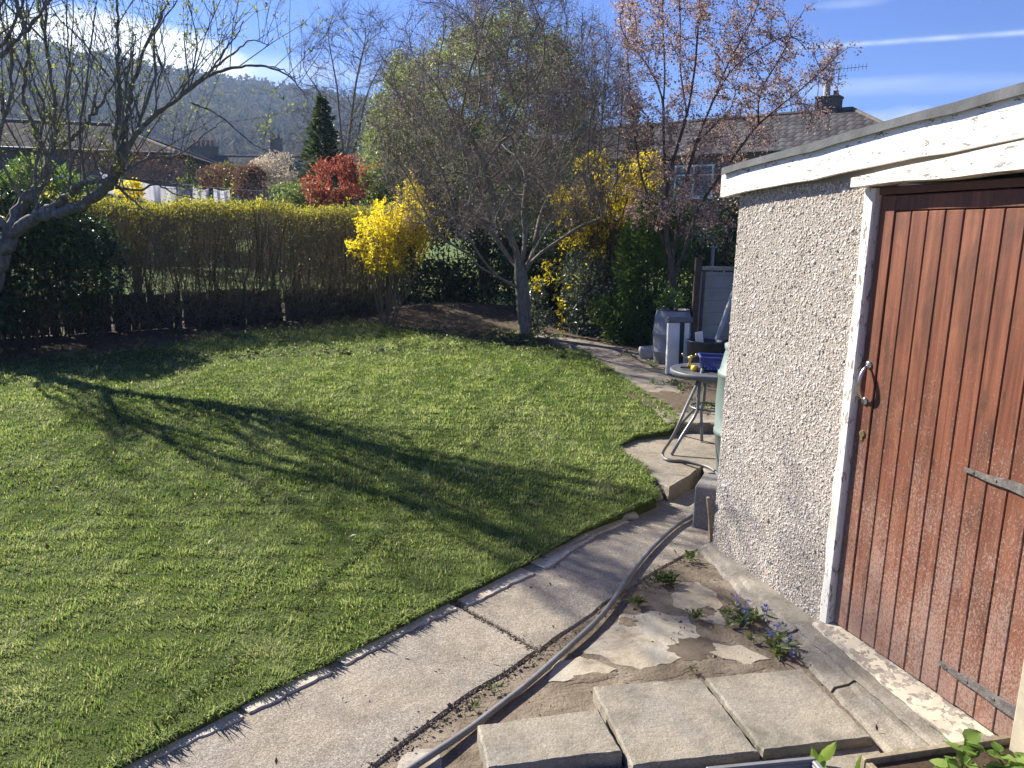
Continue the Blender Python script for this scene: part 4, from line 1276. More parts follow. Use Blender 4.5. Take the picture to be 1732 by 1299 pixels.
# blue spring flowers along the footing
FLOW = simple('blue_petal', (.17, .18, .46), .6, 0, .2, .2, 30, 0)
for (x, y), k, lb in (((1258, 1045), 8, 'clump of small blue flowers beside the garage footing, closest to the corner'), ((1315, 1095), 7, 'clump of small blue flowers closest to the paving slabs')):
    c = gp(x, y, 0); root = empty('flower_clump', c, lb, 'flowers', 'blue flowers beside the footing')
    lm = MB(); fm = MB()
    for i in range(k * 2):
        o = np.array([rng.normal() * .045, rng.normal() * .06, 0]); th = rng.uniform(0, 6.28)
        for j in range(4):
            th = rng.uniform(0, 6.28); d = np.array([math.cos(th), math.sin(th), rng.uniform(.5, 1.6)])
            bigleaf(lm, c + o, d, rng.uniform(.03, .07), .0075, np.array([rng.normal(), rng.normal(), 1.2]), rng.uniform(.2, 1), .5)
    lm.build('foliage', WEED, root)
    for i in range(k // 2 + 2):
        o = np.array([rng.normal() * .04 + .012, rng.normal() * .055, 0]); fm = MB(); hh = rng.uniform(.04, .08)
        fm.tube([c + o, c + o + np.array([rng.normal() * .01, rng.normal() * .01, hh])], .0018, 4)
        for u in range(3):
            ct = c + o + np.array([rng.normal() * .008, rng.normal() * .008, hh - .012 * u])
            th = 6.28 * np.arange(6) / 6 + rng.uniform(0, 1)
            leaves(fm, np.tile(ct, (6, 1)), .011, .5, 0, None, np.column_stack([np.cos(th), np.sin(th), np.full(6, .35)]), spread=.1, rng=rng)
        fm.build('flower', FLOW, root)

# ------------------------------------------------------------------ planting
BARK_APPLE = barkmat('apple_bark', (.075, .068, .056), (.25, .23, .195), 28, (.33, .34, .29), .8)
BARK_GREY = barkmat('grey_bark', (.115, .10, .078), (.30, .26, .20), 26, (.26, .27, .22), .8)
BARK_BROWN = barkmat('brown_bark', (.07, .05, .04), (.16, .12, .095), 26)
BARK_DARK = barkmat('dark_stem', (.045, .038, .028), (.12, .10, .075), 30)
BARK_TAN = barkmat('tan_stem', (.12, .09, .05), (.26, .20, .12), 30)
BUD_GREEN = leafmat('bud_green', [(0, (.12, .15, .03)), (.5, (.24, .28, .06)), (1, (.36, .38, .11))], .45)
BUD_BROWN = leafmat('bud_brown', [(0, (.12, .095, .085)), (.5, (.20, .165, .15)), (1, (.29, .25, .225))], .4)
PINK = leafmat('pink_blossom', [(0, (.19, .12, .11)), (.4, (.33, .225, .22)), (.8, (.50, .37, .37)), (1, (.34, .20, .13))], .45)
YELLOW = leafmat('forsythia_yellow', [(0, (.54, .40, .01)), (.5, (.76, .63, .02)), (1, (.86, .78, .09))], .5, .5, 1.15)
LAUREL = leafmat('laurel_leaf', [(0, (.018, .032, .012)), (.5, (.04, .07, .02)), (.85, (.075, .12, .03)), (1, (.12, .18, .045))], .22, .38, 1.3, .5)
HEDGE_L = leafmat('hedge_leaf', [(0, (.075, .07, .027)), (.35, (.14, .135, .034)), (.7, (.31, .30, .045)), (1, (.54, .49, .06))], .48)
FRESH = leafmat('fresh_leaf', [(0, (.08, .11, .03)), (.5, (.18, .235, .065)), (.85, (.29, .34, .125)), (1, (.55, .56, .44))], .45)
BAMBOO = leafmat('glossy_green_leaf', [(0, (.03, .065, .014)), (.5, (.095, .17, .032)), (1, (.22, .30, .065))], .4, .35, 1.3, .5)
GREYG = leafmat('grey_green_leaf', [(0, (.05, .07, .05)), (.5, (.12, .155, .11)), (1, (.26, .30, .23))], .25, .4, 1.2, .45)
CONIFER = leafmat('conifer_needle', [(0, (.015, .03, .012)), (.5, (.06, .09, .032)), (1, (.18, .21, .085))], .25)
REDL = leafmat('red_leaf', [(0, (.13, .03, .022)), (.45, (.34, .085, .06)), (.8, (.50, .17, .12)), (.92, (.5, .3, .24)), (1, (.12, .15, .05))], .4)
RUST = leafmat('russet_leaf', [(0, (.08, .035, .025)), (.5, (.16, .075, .05)), (1, (.24, .14, .09))], .35)
CREAM = leafmat('cream_blossom', [(0, (.28, .22, .18)), (.5, (.50, .42, .36)), (1, (.62, .55, .48))], .35)


def along(poly, n, rng):
    """n random points along a polyline (list of 3-vectors) -> points, tangents, fraction"""
    p = np.asarray(poly); seg = np.diff(p, axis=0); L = np.linalg.norm(seg, axis=1); c = np.concatenate([[0], np.cumsum(L)])
    t = rng.uniform(0, c[-1], n); i = np.clip(np.searchsorted(c, t, side='right') - 1, 0, len(seg) - 1)
    f = (t - c[i]) / L[i]
    return p[i] + seg[i] * f[:, None], unit(seg[i]), t / c[-1]


def apple_tree():
    rng = np.random.default_rng(50)
    Y0 = 8.5
    base = np.array([-6.0, 8.6, gz(-6.0, 8.6) - .02])
    root = empty('apple_tree', base, 'bare grey apple tree with yellow green buds arching low before the hedge', 'tree')
    def L(pts, y0, y1):
        return np.array([pd(x, y, y0 + (y1 - y0) * i / (len(pts) - 1)) for i, (x, y) in enumerate(pts)])
    fork = (16, 398)
    limbs = [
        (np.vstack([[base], L([(-42, 560), (-18, 480), (2, 430), fork], 8.55, 8.5)]), .125, .088),
        (L([fork, (60, 370), (110, 358), (150, 340), (185, 310), (202, 282)], 8.5, 8.1), .064, .048),
        (L([(202, 282), (198, 240), (201, 170), (199, 100), (198, 30), (197, -40)], 8.1, 8.15), .030, .009),
        (L([(202, 284), (225, 235), (262, 195), (300, 168), (350, 130), (400, 114), (450, 112), (492, 132), (522, 168)], 8.1, 7.2), .028, .004),
        (L([(204, 275), (240, 215), (300, 165), (345, 128), (395, 90), (425, 68), (455, 76)], 8.1, 7.9), .022, .004),
        (L([(202, 282), (211, 215), (218, 180), (240, 95), (276, 20), (284, -5)], 8.1, 8.6), .030, .008),
        (L([(190, 308), (215, 330), (240, 352), (268, 372)], 8.15, 7.9), .016, .005),
        (L([(206, 300), (240, 306), (290, 308), (322, 322)], 8.1, 8.3), .014, .004),
        (L([(206, 292), (250, 268), (300, 262), (345, 228), (380, 200)], 8.1, 8.7), .016, .005),
        (L([(196, 318), (235, 322), (262, 312), (300, 330), (330, 336)], 8.1, 7.6), .014, .004),
        (L([fork, (40, 345), (70, 310), (88, 265)], 8.5, 8.8), .068, .052),
        (L([(88, 265), (92, 215), (90, 160), (76, 70), (64, 0), (60, -60)], 8.8, 9.1), .026, .010),
        (L([(88, 265), (112, 240), (140, 215), (170, 178), (192, 140), (230, 90)], 8.8, 9.0), .030, .008),
        (L([(88, 268), (60, 225), (40, 160), (48, 90), (30, 10), (30, -60)], 8.8, 8.5), .026, .008),
        (L([(60, 362), (100, 345), (128, 318), (168, 306), (180, 308)], 8.45, 8.0), .046, .014),
        (L([(20, 395), (-30, 330), (-70, 240), (-60, 120), (0, 80), (30, 25), (50, -20)], 8.5, 8.0), .034, .010),
        (L([(-60, 150), (0, 92), (46, 50), (82, 0), (110, -40)], 8.2, 7.7), .026, .008),
        (L([(-60, 150), (-20, 60), (5, 0), (20, -80)], 8.2, 8.4), .022, .007),
        (L([(16, 400), (-20, 400), (-60, 385), (-120, 330), (-170, 230), (-190, 120)], 8.5, 9.4), .045, .010),
        (L([(-50, 300), (-20, 250), (10, 190), (20, 120), (18, 40)], 8.3, 8.1), .026, .007),
        (L([(300, 168), (325, 120), (333, 70), (318, 0)], 7.75, 7.6), .012, .004),
        (L([(350, 130), (380, 85), (400, 60), (412, 35)], 7.6, 7.5), .010, .004),
        (L([(225, 235), (262, 130), (262, 60), (300, 0)], 8.0, 7.7), .016, .005),
        (L([(322, 172), (370, 195), (430, 245), (470, 258)], 8.0, 7.6), .010, .003),
        (L([(450, 112), (480, 118), (498, 133), (512, 128)], 7.45, 7.3), .006, .003),
    ]
    for (x, y), (x2, y2), ya, r_ in (((62, 362), (52, 120), 8.4, .017), ((112, 356), (122, 60), 8.3, .016), ((150, 338), (160, 30), 8.25, .014), ((40, 345), (14, 60), 8.7, .018), ((-12, 400), (-30, 80), 8.6, .02), ((-48, 320), (-95, 60), 8.4, .02), ((-70, 380), (-130, 90), 9.0, .02), ((78, 300), (112, 20), 8.9, .014), ((176, 318), (228, 70), 8.0, .012), ((-100, 350), (-170, 40), 9.2, .018), ((262, 195), (270, 40), 7.9, .009), ((300, 168), (312, 60), 7.7, .008)):
        a_, b_ = pd(x, y, ya), pd(x2, y2, ya + rng.normal() * .3); d_ = b_ - a_
        limbs.append((np.array([a_, a_ + d_ * .35 + rng.normal(size=3) * .06, a_ + d_ * .7 + rng.normal(size=3) * .08, b_, b_ + d_ * (.45 if x < 150 else .05)]), r_, .004))
    # upper crown, above the picture, that throws the fine streaks of shade
    for k in range(36):
        src = limbs[[10, 11, 12, 13, 15, 16, 17, 18, 11, 13, 17, 2][k % 12]][0]; st_ = src[int(rng.integers(len(src) // 2, len(src)))]
        dr = unit(np.array([rng.normal() * .55 - .25, rng.normal() * .7, 1.1])); ln = rng.uniform(1.0, 2.3)
        if (st_ + dr * ln)[0] > -4.9: continue
        limbs.append((np.array([st_, st_ + dr * ln * .4 + rng.normal(size=3) * .1, st_ + dr * ln * .75 + rng.normal(size=3) * .15, st_ + dr * ln + np.array([.1, 0, .05])]), .012, .003))
    tr = MB(); tw = MB(); bd = MB()
    sk = []
    for i, (p, r0, r1) in enumerate(limbs):
        p = spline(p, 6); p[1:-1] += rng.normal(size=(len(p) - 2, 3)) * min(.012, r1)
        rr = np.linspace(r0, r1, len(p)) * (1 + .08 * rng.normal(size=len(p)))
        tr.tube(p, rr, 12 if r0 > .03 else 7)
        sk.append((p, r0, r1))
    # side shoots: mostly upright, then spurs, then buds
    Ps, Ds, Ls, Rs = [], [], [], []
    for p, r0, r1 in sk[1:]:
        Lp = np.linalg.norm(np.diff(p, axis=0), axis=1).sum()
        n = int(Lp * 5.4)
        P, T, f = along(p, n, rng)
        kp = ~((P[:, 2] > 4.0) & (P[:, 0] > -4.8)); P, T, f = P[kp], T[kp], f[kp]; n = len(P)
        D = T * .3 + rng.normal(size=(n, 3)) * .42 + np.array([0, 0, 1.0])
        Ps.append(P); Ds.append(D); Ls.append(rng.uniform(.2, 1.25, n) * (1.1 - .4 * f)); Rs.append(np.clip((r0 + (r1 - r0) * f) * .5, .004, .0085))
    P = np.vstack(Ps); D = unit(np.vstack(Ds)); Ln = np.concatenate(Ls); R0 = np.concatenate(Rs)
    tip, mid = twigs(tw, P, D, Ln, R0, bend=.5, rng=rng, up=.25)
    nodes = [tip, mid]
    for k in range(3):
        f = rng.uniform(.25, .95, (len(P), 1)); q = P + (mid - P) * np.minimum(f * 2, 1) + (tip - mid) * np.maximum(f * 2 - 1, 0)
        d2 = unit(D + rng.normal(size=D.shape) * .8 + np.array([0, 0, .3]))
        t2, m2 = twigs(tw, q, d2, Ln * rng.uniform(.2, .5, len(P)), R0 * .55, bend=.5, rng=rng)
        nodes += [t2, m2, q]
        f = rng.uniform(.3, .95, (len(P), 1))
        d3 = unit(d2 + rng.normal(size=D.shape) * .8); q3 = q + (t2 - q) * f
        t3, m3 = twigs(tw, q3, d3, Ln * rng.uniform(.08, .25, len(P)), R0 * .4, bend=.5, rng=rng)
        nodes += [t3]
    N = np.vstack(nodes); N = N[rng.uniform(0, 1, len(N)) < .45]
    c = np.repeat(N, 3, 0) + rng.normal(size=(len(N) * 3, 3)) * .012
    leaves(bd, c, .034, .5, .3, np.clip(rng.normal(.5, .25, len(c)), 0, 1), np.tile([0, 0, .5], (len(c), 1)), spread=1, rng=rng)
    t = tr.build('trunk', BARK_APPLE, root, smooth=True); tw.build('twigs', BARK_APPLE, root); bd.build('crown', BUD_GREEN, root)


apple_tree()


def grown_tree(name, label, base, seeds, att, step, di, dk, r_tip, r_root, bark, twig_bark, bud, seed, ntwig=3, Lt=.35, bud_per=3, bud_size=.03, up=.1, bud_asp=.5, expo=2.3, jit=.25, trop=(0, 0, .1), cat='tree', bend=.5, thr=.014, crown_name='crown', bud_spread=.02, keep=1.0, tspread=.75, colv=None, tw_r=.8):
    rng = np.random.default_rng(seed)
    root = empty(name, base, label, cat)
    X, par = colonize(seeds, att, step, di, dk, 90, trop, jit, rng)
    big, small, bd = MB(), MB(), MB()
    R, D, nk = skeleton_tubes(big, small, X, par, r_tip, r_root, expo, thr)
    thin = np.where(R < r_tip * 2.6)[0]
    idx = np.repeat(thin, ntwig)
    d = unit(D[idx] + rng.normal(size=(len(idx), 3)) * tspread)
    tip, mid = twigs(small, X[idx], d, rng.uniform(.4, 1.2, len(idx)) * Lt, r_tip * tw_r, bend=bend, rng=rng, up=up)
    d2 = unit(d + rng.normal(size=d.shape) * .7)
    t2, m2 = twigs(small, mid, d2, rng.uniform(.2, .7, len(idx)) * Lt, r_tip * .55, bend=bend, rng=rng, up=up)
    if bud is not None and bud_per:
        N = np.vstack([tip, mid, t2]); N = N[rng.uniform(0, 1, len(N)) < keep]
        c = np.repeat(N, bud_per, 0) + rng.normal(size=(len(N) * bud_per, 3)) * bud_spread
        v = np.clip(rng.normal(.5, .26, len(c)), 0, 1) if colv is None else colv(c, rng)
        leaves(bd, c, bud_size, bud_asp, .3, v, rng=rng)
        bd.build(crown_name, bud, root)
    big.build('trunk', bark, root, smooth=True)
    if small.n: small.build('twigs', twig_bark, root)
    return root, X, R


TWIG_PALE = barkmat('pale_brown_twig', (.165, .135, .112), (.315, .272, .232), 20)


def ornamental():
    rng = np.random.default_rng(61); Y = 12.0
    def L(pts, y0=Y, y1=Y): return np.array([pd(x, y, y0 + (y1 - y0) * i / (len(pts) - 1)) for i, (x, y) in enumerate(pts)])
    base = np.array([*pd(889, 572, Y)[:2], float(gz(0.2, 12.0)) - .03])
    seeds = [(np.vstack([[base], L([(887, 540), (884, 505), (882, 478), (880, 455)])]), None),
             (L([(880, 455), (878, 440), (868, 408), (852, 375), (838, 346), (828, 315), (821, 285)], Y, Y - .4), 1),
             (L([(882, 470), (893, 452), (903, 428), (912, 405), (930, 380), (948, 350)], Y, Y - .1), 1),
             (L([(880, 455), (886, 430), (890, 400), (884, 360), (890, 310)], Y, Y + .5), 1),
             (L([(893, 452), (906, 436), (925, 420), (958, 398), (990, 378), (1030, 366)], Y, Y - .6), 1),
             (L([(884, 484), (870, 483), (838, 467), (811, 432), (796, 408), (779, 378), (764, 351)], Y, Y - .7), 1),
             (L([(834, 466), (803, 447), (794, 430), (779, 420), (752, 408), (730, 380)], Y - .25, Y - .9), 1),
             (L([(881, 460), (871, 452), (848, 415), (821, 378), (790, 350)], Y, Y + .5), 1),
             (L([(878, 440), (872, 415), (845, 390), (835, 372)], Y, Y - .9), 1),
             (L([(905, 430), (905, 400), (915, 360), (935, 320)], Y, Y + .9), 1)]
    c = pd(848, 215, Y)
    A = ell(4200, c, (2.08, 1.85, 2.02), rng, .15, -.95)
    A = A + .08 * np.stack([fld(A[:, 1] + A[:, 2], A[:, 0], 2.2, 5), fld(A[:, 0], A[:, 2], 2.2, 6), fld(A[:, 0], A[:, 1], 2.2, 7)], 1)
    A = A[fld(A[:, 0] * 1.6 + A[:, 1] * .9, A[:, 2] * 1.6 - A[:, 1] * .6, 2.3, 9) > -.12]
    sx = (A[:, 0] - c[0]) / 1.95
    # flat-ish underside: nothing low and close to the trunk
    lowz = 1.75 + .5 * np.clip(1 - np.hypot(A[:, 0] - base[0], A[:, 1] - base[1]) / 1.3, 0, 1)
    A = A[A[:, 2] > lowz]
    grown_tree('ornamental_tree', 'spreading leafless tree with a forked pale trunk standing at the end of the lawn', base, seeds, A, .085, .7, .13, .0042, .112, BARK_GREY, TWIG_PALE, BUD_BROWN, 62, 4, .33, 1, .027, up=.1, keep=.85, bend=.6, thr=.012, jit=.13, trop=(0, 0, .12), tspread=.6, tw_r=.62)


ornamental()


def pink_tree():
    rng = np.random.default_rng(71); Y = 10.9
    def L(pts, y0=Y, y1=Y): return np.array([pd(x, y, y0 + (y1 - y0) * i / (len(pts) - 1)) for i, (x, y) in enumerate(pts)])
    base = np.array([*pd(1140, 560, Y)[:2], .2])
    seeds = [(np.vstack([[base], L([(1138, 500), (1136, 440)])]), None),
             (L([(1136, 440), (1126, 400), (1127, 312), (1145, 250), (1163, 194), (1177, 104), (1184, 0), (1186, -80)], Y, Y - .2), 1),
             (L([(1137, 450), (1149, 364), (1160, 305), (1177, 242), (1205, 173), (1232, 104), (1267, 45), (1296, -20)], Y, Y - .4), 1),
             (L([(1140, 470), (1184, 346), (1239, 267), (1281, 208), (1350, 156), (1400, 110), (1437, 78)], Y, Y - .3), 1),
             (L([(1127, 312), (1122, 208), (1125, 138), (1122, 35), (1118, -80)], Y, Y + .3), 1),
             (L([(1125, 173), (1094, 104), (1062, 72), (1045, 45)], Y + .1, Y + .2), 1),
             (L([(1205, 173), (1240, 110), (1290, 80), (1333, 55), (1357, 20)], Y - .2, Y - .7), 1),
             (L([(1281, 208), (1285, 150), (1315, 105), (1340, 60)], Y - .2, Y), 1),
             (L([(1310, 188), (1352, 168), (1390, 130), (1402, 125)], Y - .3, Y - .5), 1),
             (L([(1136, 440), (1100, 350), (1080, 280), (1070, 200), (1062, 100), (1050, -20)], Y, Y + .6), 1),
             (L([(1163, 194), (1150, 120), (1150, 30), (1148, -60)], Y, Y + .4), 1),
             (L([(1177, 242), (1215, 205), (1235, 190), (1250, 130)], Y - .2, Y + .5), 1)]
    A = np.vstack([np.array([pd(x, y, Y + dy) for x, y, dy in zip(rng.uniform(1045, 1310, 520), rng.uniform(-60, 260, 520), rng.normal(0, .55, 520))]),
                   np.array([pd(x, y, Y + dy) for x, y, dy in zip(rng.uniform(1200, 1420, 150), rng.uniform(60, 220, 150), rng.normal(0, .4, 150))]),
                   np.array([pd(x, y, Y + dy) for x, y, dy in zip(rng.uniform(1055, 1260, 170), rng.uniform(240, 400, 170), rng.normal(0, .5, 170))])])
    px = 866 + 1300 * A[:, 0] / A[:, 1]; py = 400 - 1300 * (A[:, 2] - 1.73) / A[:, 1]
    A = A[~((px > 1320) & (py > 395 - .75 * (px - 1100)) & (py > 235))]
    A = A[~((px > 1300) & (py < 1500 - 1.1 * px))]
    colv = lambda c, r: np.clip(r.normal(.5, .24, len(c)) + np.where(c[:, 2] < 2.9, .25, 0), 0, 1)
    grown_tree('blossom_tree', 'tall multi stemmed tree with pinkish blossom and bronze leaves behind the barrel planter', base, seeds, A, .09, .8, .16, .0042, .055, BARK_BROWN, BARK_BROWN, PINK, 72, 2, .16, 6, .036, up=.3, bud_asp=.55, keep=.62, thr=.012, jit=.12, trop=(0, 0, .35), bud_spread=.035, tspread=.6, colv=colv)


pink_tree()


HTWIG = barkmat('hedge_twig', (.14, .118, .07), (.27, .23, .14), 20)


def hedge():
    rng = np.random.default_rng(81)
    A = np.array([-9.6, 8.3]); B = np.array([-2.35, 14.75]); d = (B - A); Lh = np.linalg.norm(d); d /= Lh; n = np.array([-d[1], d[0]])
    base = np.array([-4.6, 12.7, .2])
    root = empty('hedge', base, 'long clipped twiggy hedge with a sunlit yellow green top along the back of the lawn', 'hedge')
    st, tw, lf = MB(), MB(), MB()
    top = lambda t: 1.985 + .012 * t + .035 * np.sin(t * 2.1) + .03 * np.sin(t * 5.3 + 1)
    N = 330
    t = rng.uniform(0, Lh, N); o = rng.normal(0, .16, N)
    for ti, oi in zip(t, o):
        p = np.array([*(A + d * ti + n * oi), .12]); h = top(ti) - .12 - rng.uniform(.05, .6)
        k = 6; dr = np.array([*(d * rng.normal() * .16 + n * rng.normal() * .12), 1]); pts = [p]
        for i in range(k): pts.append(pts[-1] + dr * h / k + rng.normal(size=3) * .035)
        r = rng.uniform(.006, .017)
        st.tube(np.array(pts), np.linspace(r, r * .4, k + 1), 5, cap=False)
    M = 33000
    t = rng.uniform(0, Lh, M); z = .2 + (top(t) - .25) * rng.beta(1.1, 1.0, M); w = .30 + .10 * np.clip(z - .5, 0, 1)
    o = rng.uniform(-1, 1, M); o = np.sign(o) * np.abs(o) ** .6 * w
    P = np.column_stack([(A + d * t[:, None] + n * o[:, None]), z])
    D = np.column_stack([n * np.sign(o)[:, None] * .5, np.full(M, .7)]) + rng.normal(size=(M, 3)) * .55
    L_ = np.minimum(rng.uniform(.12, .36, M), np.maximum(top(t) - z, .06) * 1.2)
    tip, mid = twigs(tw, P, D, L_, .0035, bend=.6, rng=rng)
    st.build('stems', BARK_DARK, root); tw.build('twigs', HTWIG, root)
    # leaves: dense over the top, sparse on the faces
    M = 20000
    t = rng.uniform(0, Lh, M); z = top(t) + .05 - rng.exponential(.085, M) + .03 * rng.normal(size=M); o = rng.uniform(-.45, .45, M)
    z += .04 * fld(t, o, 9, 3)
    sh = rng.uniform(0, 1, M) < .035; z[sh] += rng.uniform(0, .14, sh.sum())
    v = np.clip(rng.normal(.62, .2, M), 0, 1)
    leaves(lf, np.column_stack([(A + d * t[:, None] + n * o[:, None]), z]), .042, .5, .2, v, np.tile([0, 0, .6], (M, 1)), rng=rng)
    M = 26000
    k = rng.integers(0, len(tip), M)
    gr = fld(tip[k, 0], tip[k, 2] * 1.5, 2.0, 77)
    keep = rng.uniform(0, 1, M) < np.clip(.35 + .35 * gr, .08, 1) * np.clip((tip[k, 2] - .4) / 1.2, .35, 1)
    k = k[keep]
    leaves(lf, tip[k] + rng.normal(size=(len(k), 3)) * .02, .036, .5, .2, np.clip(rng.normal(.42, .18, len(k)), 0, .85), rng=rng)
    # a few tall shoots above the clipped top
    for ti in rng.uniform(2.5, Lh, 26):
        h = rng.uniform(.15, .42); p = np.array([*(A + d * ti), top(ti)]); m_ = int(h * 55)
        q = p + np.column_stack([rng.normal(size=(m_, 2)) * .022, rng.uniform(0, h, m_)])
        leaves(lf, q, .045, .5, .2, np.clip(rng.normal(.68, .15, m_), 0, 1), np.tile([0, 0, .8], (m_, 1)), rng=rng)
    lf.build('foliage', HEDGE_L, root)
    # low board fence along its foot
    fence = empty('board_fence', [*(A + d * 5 - n * .0), .2], 'low dark board fence with gaps at the foot of the hedge', 'fence')
    fm = MB(); ti = 1.0
    while ti < Lh - .15:
        w_ = rng.uniform(.10, .14); hb = .56 + rng.normal() * .03
        c = A + d * (ti + w_ / 2) + n * .02
        Rb = np.array(Matrix.Rotation(math.atan2(d[1], d[0]), 3, 'Z') @ Matrix.Rotation(rng.normal() * .03, 3, 'Y'))
        fm.box((c[0], c[1], .17 + hb / 2), (w_, .018, hb), Rb, rng.uniform(0, 1), .003); ti += w_ + (.004 if rng.uniform() < .93 else rng.uniform(.03, .09))
    fm.build('slats', simple('dark_board', (.05, .04, .032), .95, var=.4, sc=12, bump=.5), fence)
    rl = MB()
    for z in (.30, .55):
        a_ = A + d * .9 + n * .045; b_ = B + n * .045
        c = (a_ + b_) / 2; rl.box((c[0], c[1], z), (np.linalg.norm(b_ - a_), .03, .05), np.array(Matrix.Rotation(math.atan2(d[1], d[0]), 3, 'Z')), bev=.004)
    rl.build('rail', WIREG, fence)
    return A, B, d, n


HA, HB, HD, HN = hedge()


def bush(name, label, c, r, mat, n, size, asp, seed, bark=BARK_DARK, stems=14, v=(.5, .24), lo=-1.0, shell=.55, lumps=9, lump_r=.42, d=None, upb=.4, cat='shrub', ground=None, core=.0, lean=0, group=None, spread=1.0):
    """shrub: stems from the ground, lumpy crown of many small leaves"""
    rng = np.random.default_rng(seed); c = np.asarray(c, float); r = np.asarray(r, float)
    g0 = float(gz(c[0], c[1])) - .02 if ground is None else ground
    root = empty(name, (c[0], c[1], g0), label, cat, group)
    sm_ = MB(); cl = c + ell(lumps, (0, 0, 0), r * .72, rng, .75, lo)
    for k in range(stems):
        tgt = cl[k % lumps] + rng.normal(size=3) * r * .15
        b0 = np.array([c[0] + rng.normal() * r[0] * .12, c[1] + rng.normal() * r[1] * .12, g0])
        m_ = (b0 + tgt) / 2 + np.array([*(rng.normal(size=2) * r[:2] * .08), (tgt[2] - b0[2]) * .12])
        sm_.tube(spline([b0, m_, tgt], 5), np.linspace(.016, .004, 11) * rng.uniform(.6, 1.3), 5, cap=False)
    P = []; per = n // (lumps + 2)
    for q in cl:
        lr = r * lump_r * rng.uniform(.7, 1.25)
        P.append(ell(per, q, lr, rng, shell))
    P.append(ell(per * 2, c, r * .86, rng, .4, lo)); P = np.vstack(P)
    P = P[P[:, 2] > g0 + .02]
    vv = np.clip(rng.normal(v[0], v[1], len(P)), 0, 1)
    lf = MB(); dd = None if d is None else (unit(P - c) * d[0] + np.array([0, 0, d[1]]))
    leaves(lf, P, size, asp, upb, vv, dd, rng=rng, spread=spread)
    sm_.build('stems', bark, root); lf.build('foliage', mat, root)
    return root


# dark laurel at the end of the hedge, shaded corner planting
bush('laurel_bush', 'big dark evergreen bush with sunlit tips where the hedge meets the apple tree', pd(25, 440, 9.9), (1.25, .9, 1.05), LAUREL, 13000, .085, .42, 101, stems=20, v=(.42, .25), lumps=16)
bush('laurel_bush', 'dark evergreen laurel beside the apple trunk, cut off by the photo edge', pd(-150, 470, 9.2), (1.3, 1.0, .95), LAUREL, 8000, .085, .42, 102, v=(.35, .22))
bush('evergreen_shrub', 'broad dark evergreen shrub in the shaded corner between the forsythia and the pale trunk', (-1.25, 15.6, 1.35), (1.5, .7, 1.25), LAUREL, 13000, .085, .42, 103, v=(.25, .2), stems=20, lumps=14)
bush('evergreen_shrub', 'dark evergreen shrub directly behind the forked pale trunk', (.55, 15.0, 1.0), (1.3, .8, .85), LAUREL, 10000, .085, .42, 104, v=(.25, .2), stems=20, lumps=14)
bush('ground_laurel', 'small grey leaved shrub at the foot of the forked pale trunk', pd(905, 520, 12.5), (.34, .3, .4), GREYG, 900, .06, .5, 105, v=(.3, .2), stems=8, lumps=6)


def forsythia():
    rng = np.random.default_rng(111)
    Y = 12.9; base = np.array([*pd(652, 530, Y)[:2], float(gz(-2.1, 12.9)) - .03])
    root = empty('forsythia_bush', base, 'bright yellow forsythia in full flower on bare tan stems at the end of the hedge', 'shrub')
    st, fl = MB(), MB()
    def top(x): return np.interp(x, [585, 600, 640, 668, 690, 705, 730, 758], [405, 372, 352, 345, 300, 308, 345, 362])
    def bot(x): return np.interp(x, [585, 610, 650, 700, 740, 758], [430, 450, 455, 452, 425, 400])
    mains = []
    for k in range(13):
        x = np.interp(k, [0, 12], [606, 748]) + rng.normal() * 5; y = top(x) + rng.uniform(15, 50)
        e = pd(x, y, Y + rng.normal() * .35); b0 = base + np.array([(x - 675) / 130 * .10 + rng.normal() * .03, rng.normal() * .07, 0])
        m1 = b0 + np.array([(e[0] - b0[0]) * .22, (e[1] - b0[1]) * .25, .55 + rng.uniform(-.1, .1)])
        mp = spline([b0, m1, b0 + (e - b0) * .7 + np.array([0, 0, .06]), e], 6)
        st.tube(mp, np.linspace(rng.uniform(.014, .024), .004, len(mp)), 6, cap=False); mains.append(mp)
    allP = []
    for k in range(250):
        mp = mains[int(rng.integers(0, 13))]; j = int(rng.integers(7, len(mp) - 2)); a0 = mp[j]
        px0 = 866 + 1300 * a0[0] / a0[1]
        x = np.clip(px0 + rng.normal() * 26, 588, 757); yt = top(x); y = yt + abs(rng.normal()) * 42 - (rng.uniform(0, 26) if rng.uniform() < .4 else 0)
        y = min(y, bot(x) - 4)
        e = pd(x, y, Y + rng.normal() * .42)
        mid_ = (a0 + e) / 2 + rng.normal(size=3) * .04 + np.array([0, 0, .03])
        sp = spline([a0, mid_, e], 6)
        st.tube(sp, np.linspace(.005, .002, len(sp)), 4, cap=False)
        ln = np.linalg.norm(e - a0); n_ = int(12 + 55 * ln); p, T, f = along(sp, n_, rng)
        allP.append(p + rng.normal(size=(n_, 3)) * .026)
    P = np.vstack(allP)
    px = 866 + 1300 * P[:, 0] / P[:, 1]; py = 397 - 1300 * (P[:, 2] - 1.73) / P[:, 1]
    P = P[(py < np.interp(px, [585, 640, 700, 758], [440, 462, 452, 410]) + rng.normal(size=len(P)) * 9) & (rng.uniform(0, 1, len(P)) < np.where(px > 725, .45, 1))]
    P = P[rng.uniform(0, 1, len(P)) < np.clip(.62 + .55 * fld(P[:, 0] + P[:, 1] * .4, P[:, 2], 6.5, 15), .06, 1)]
    leaves(fl, P, .055, .5, .2, np.clip(rng.normal(.55, .22, len(P)), 0, 1), rng=rng)
    P2 = np.repeat(P[::3], 2, 0) + rng.normal(size=(len(P[::3]) * 2, 3)) * .02
    leaves(fl, P2, .045, .5, .2, np.clip(rng.normal(.6, .2, len(P2)), 0, 1), rng=rng)
    st.build('stems', BARK_TAN, root); fl.build('blossom', YELLOW, root)


forsythia()


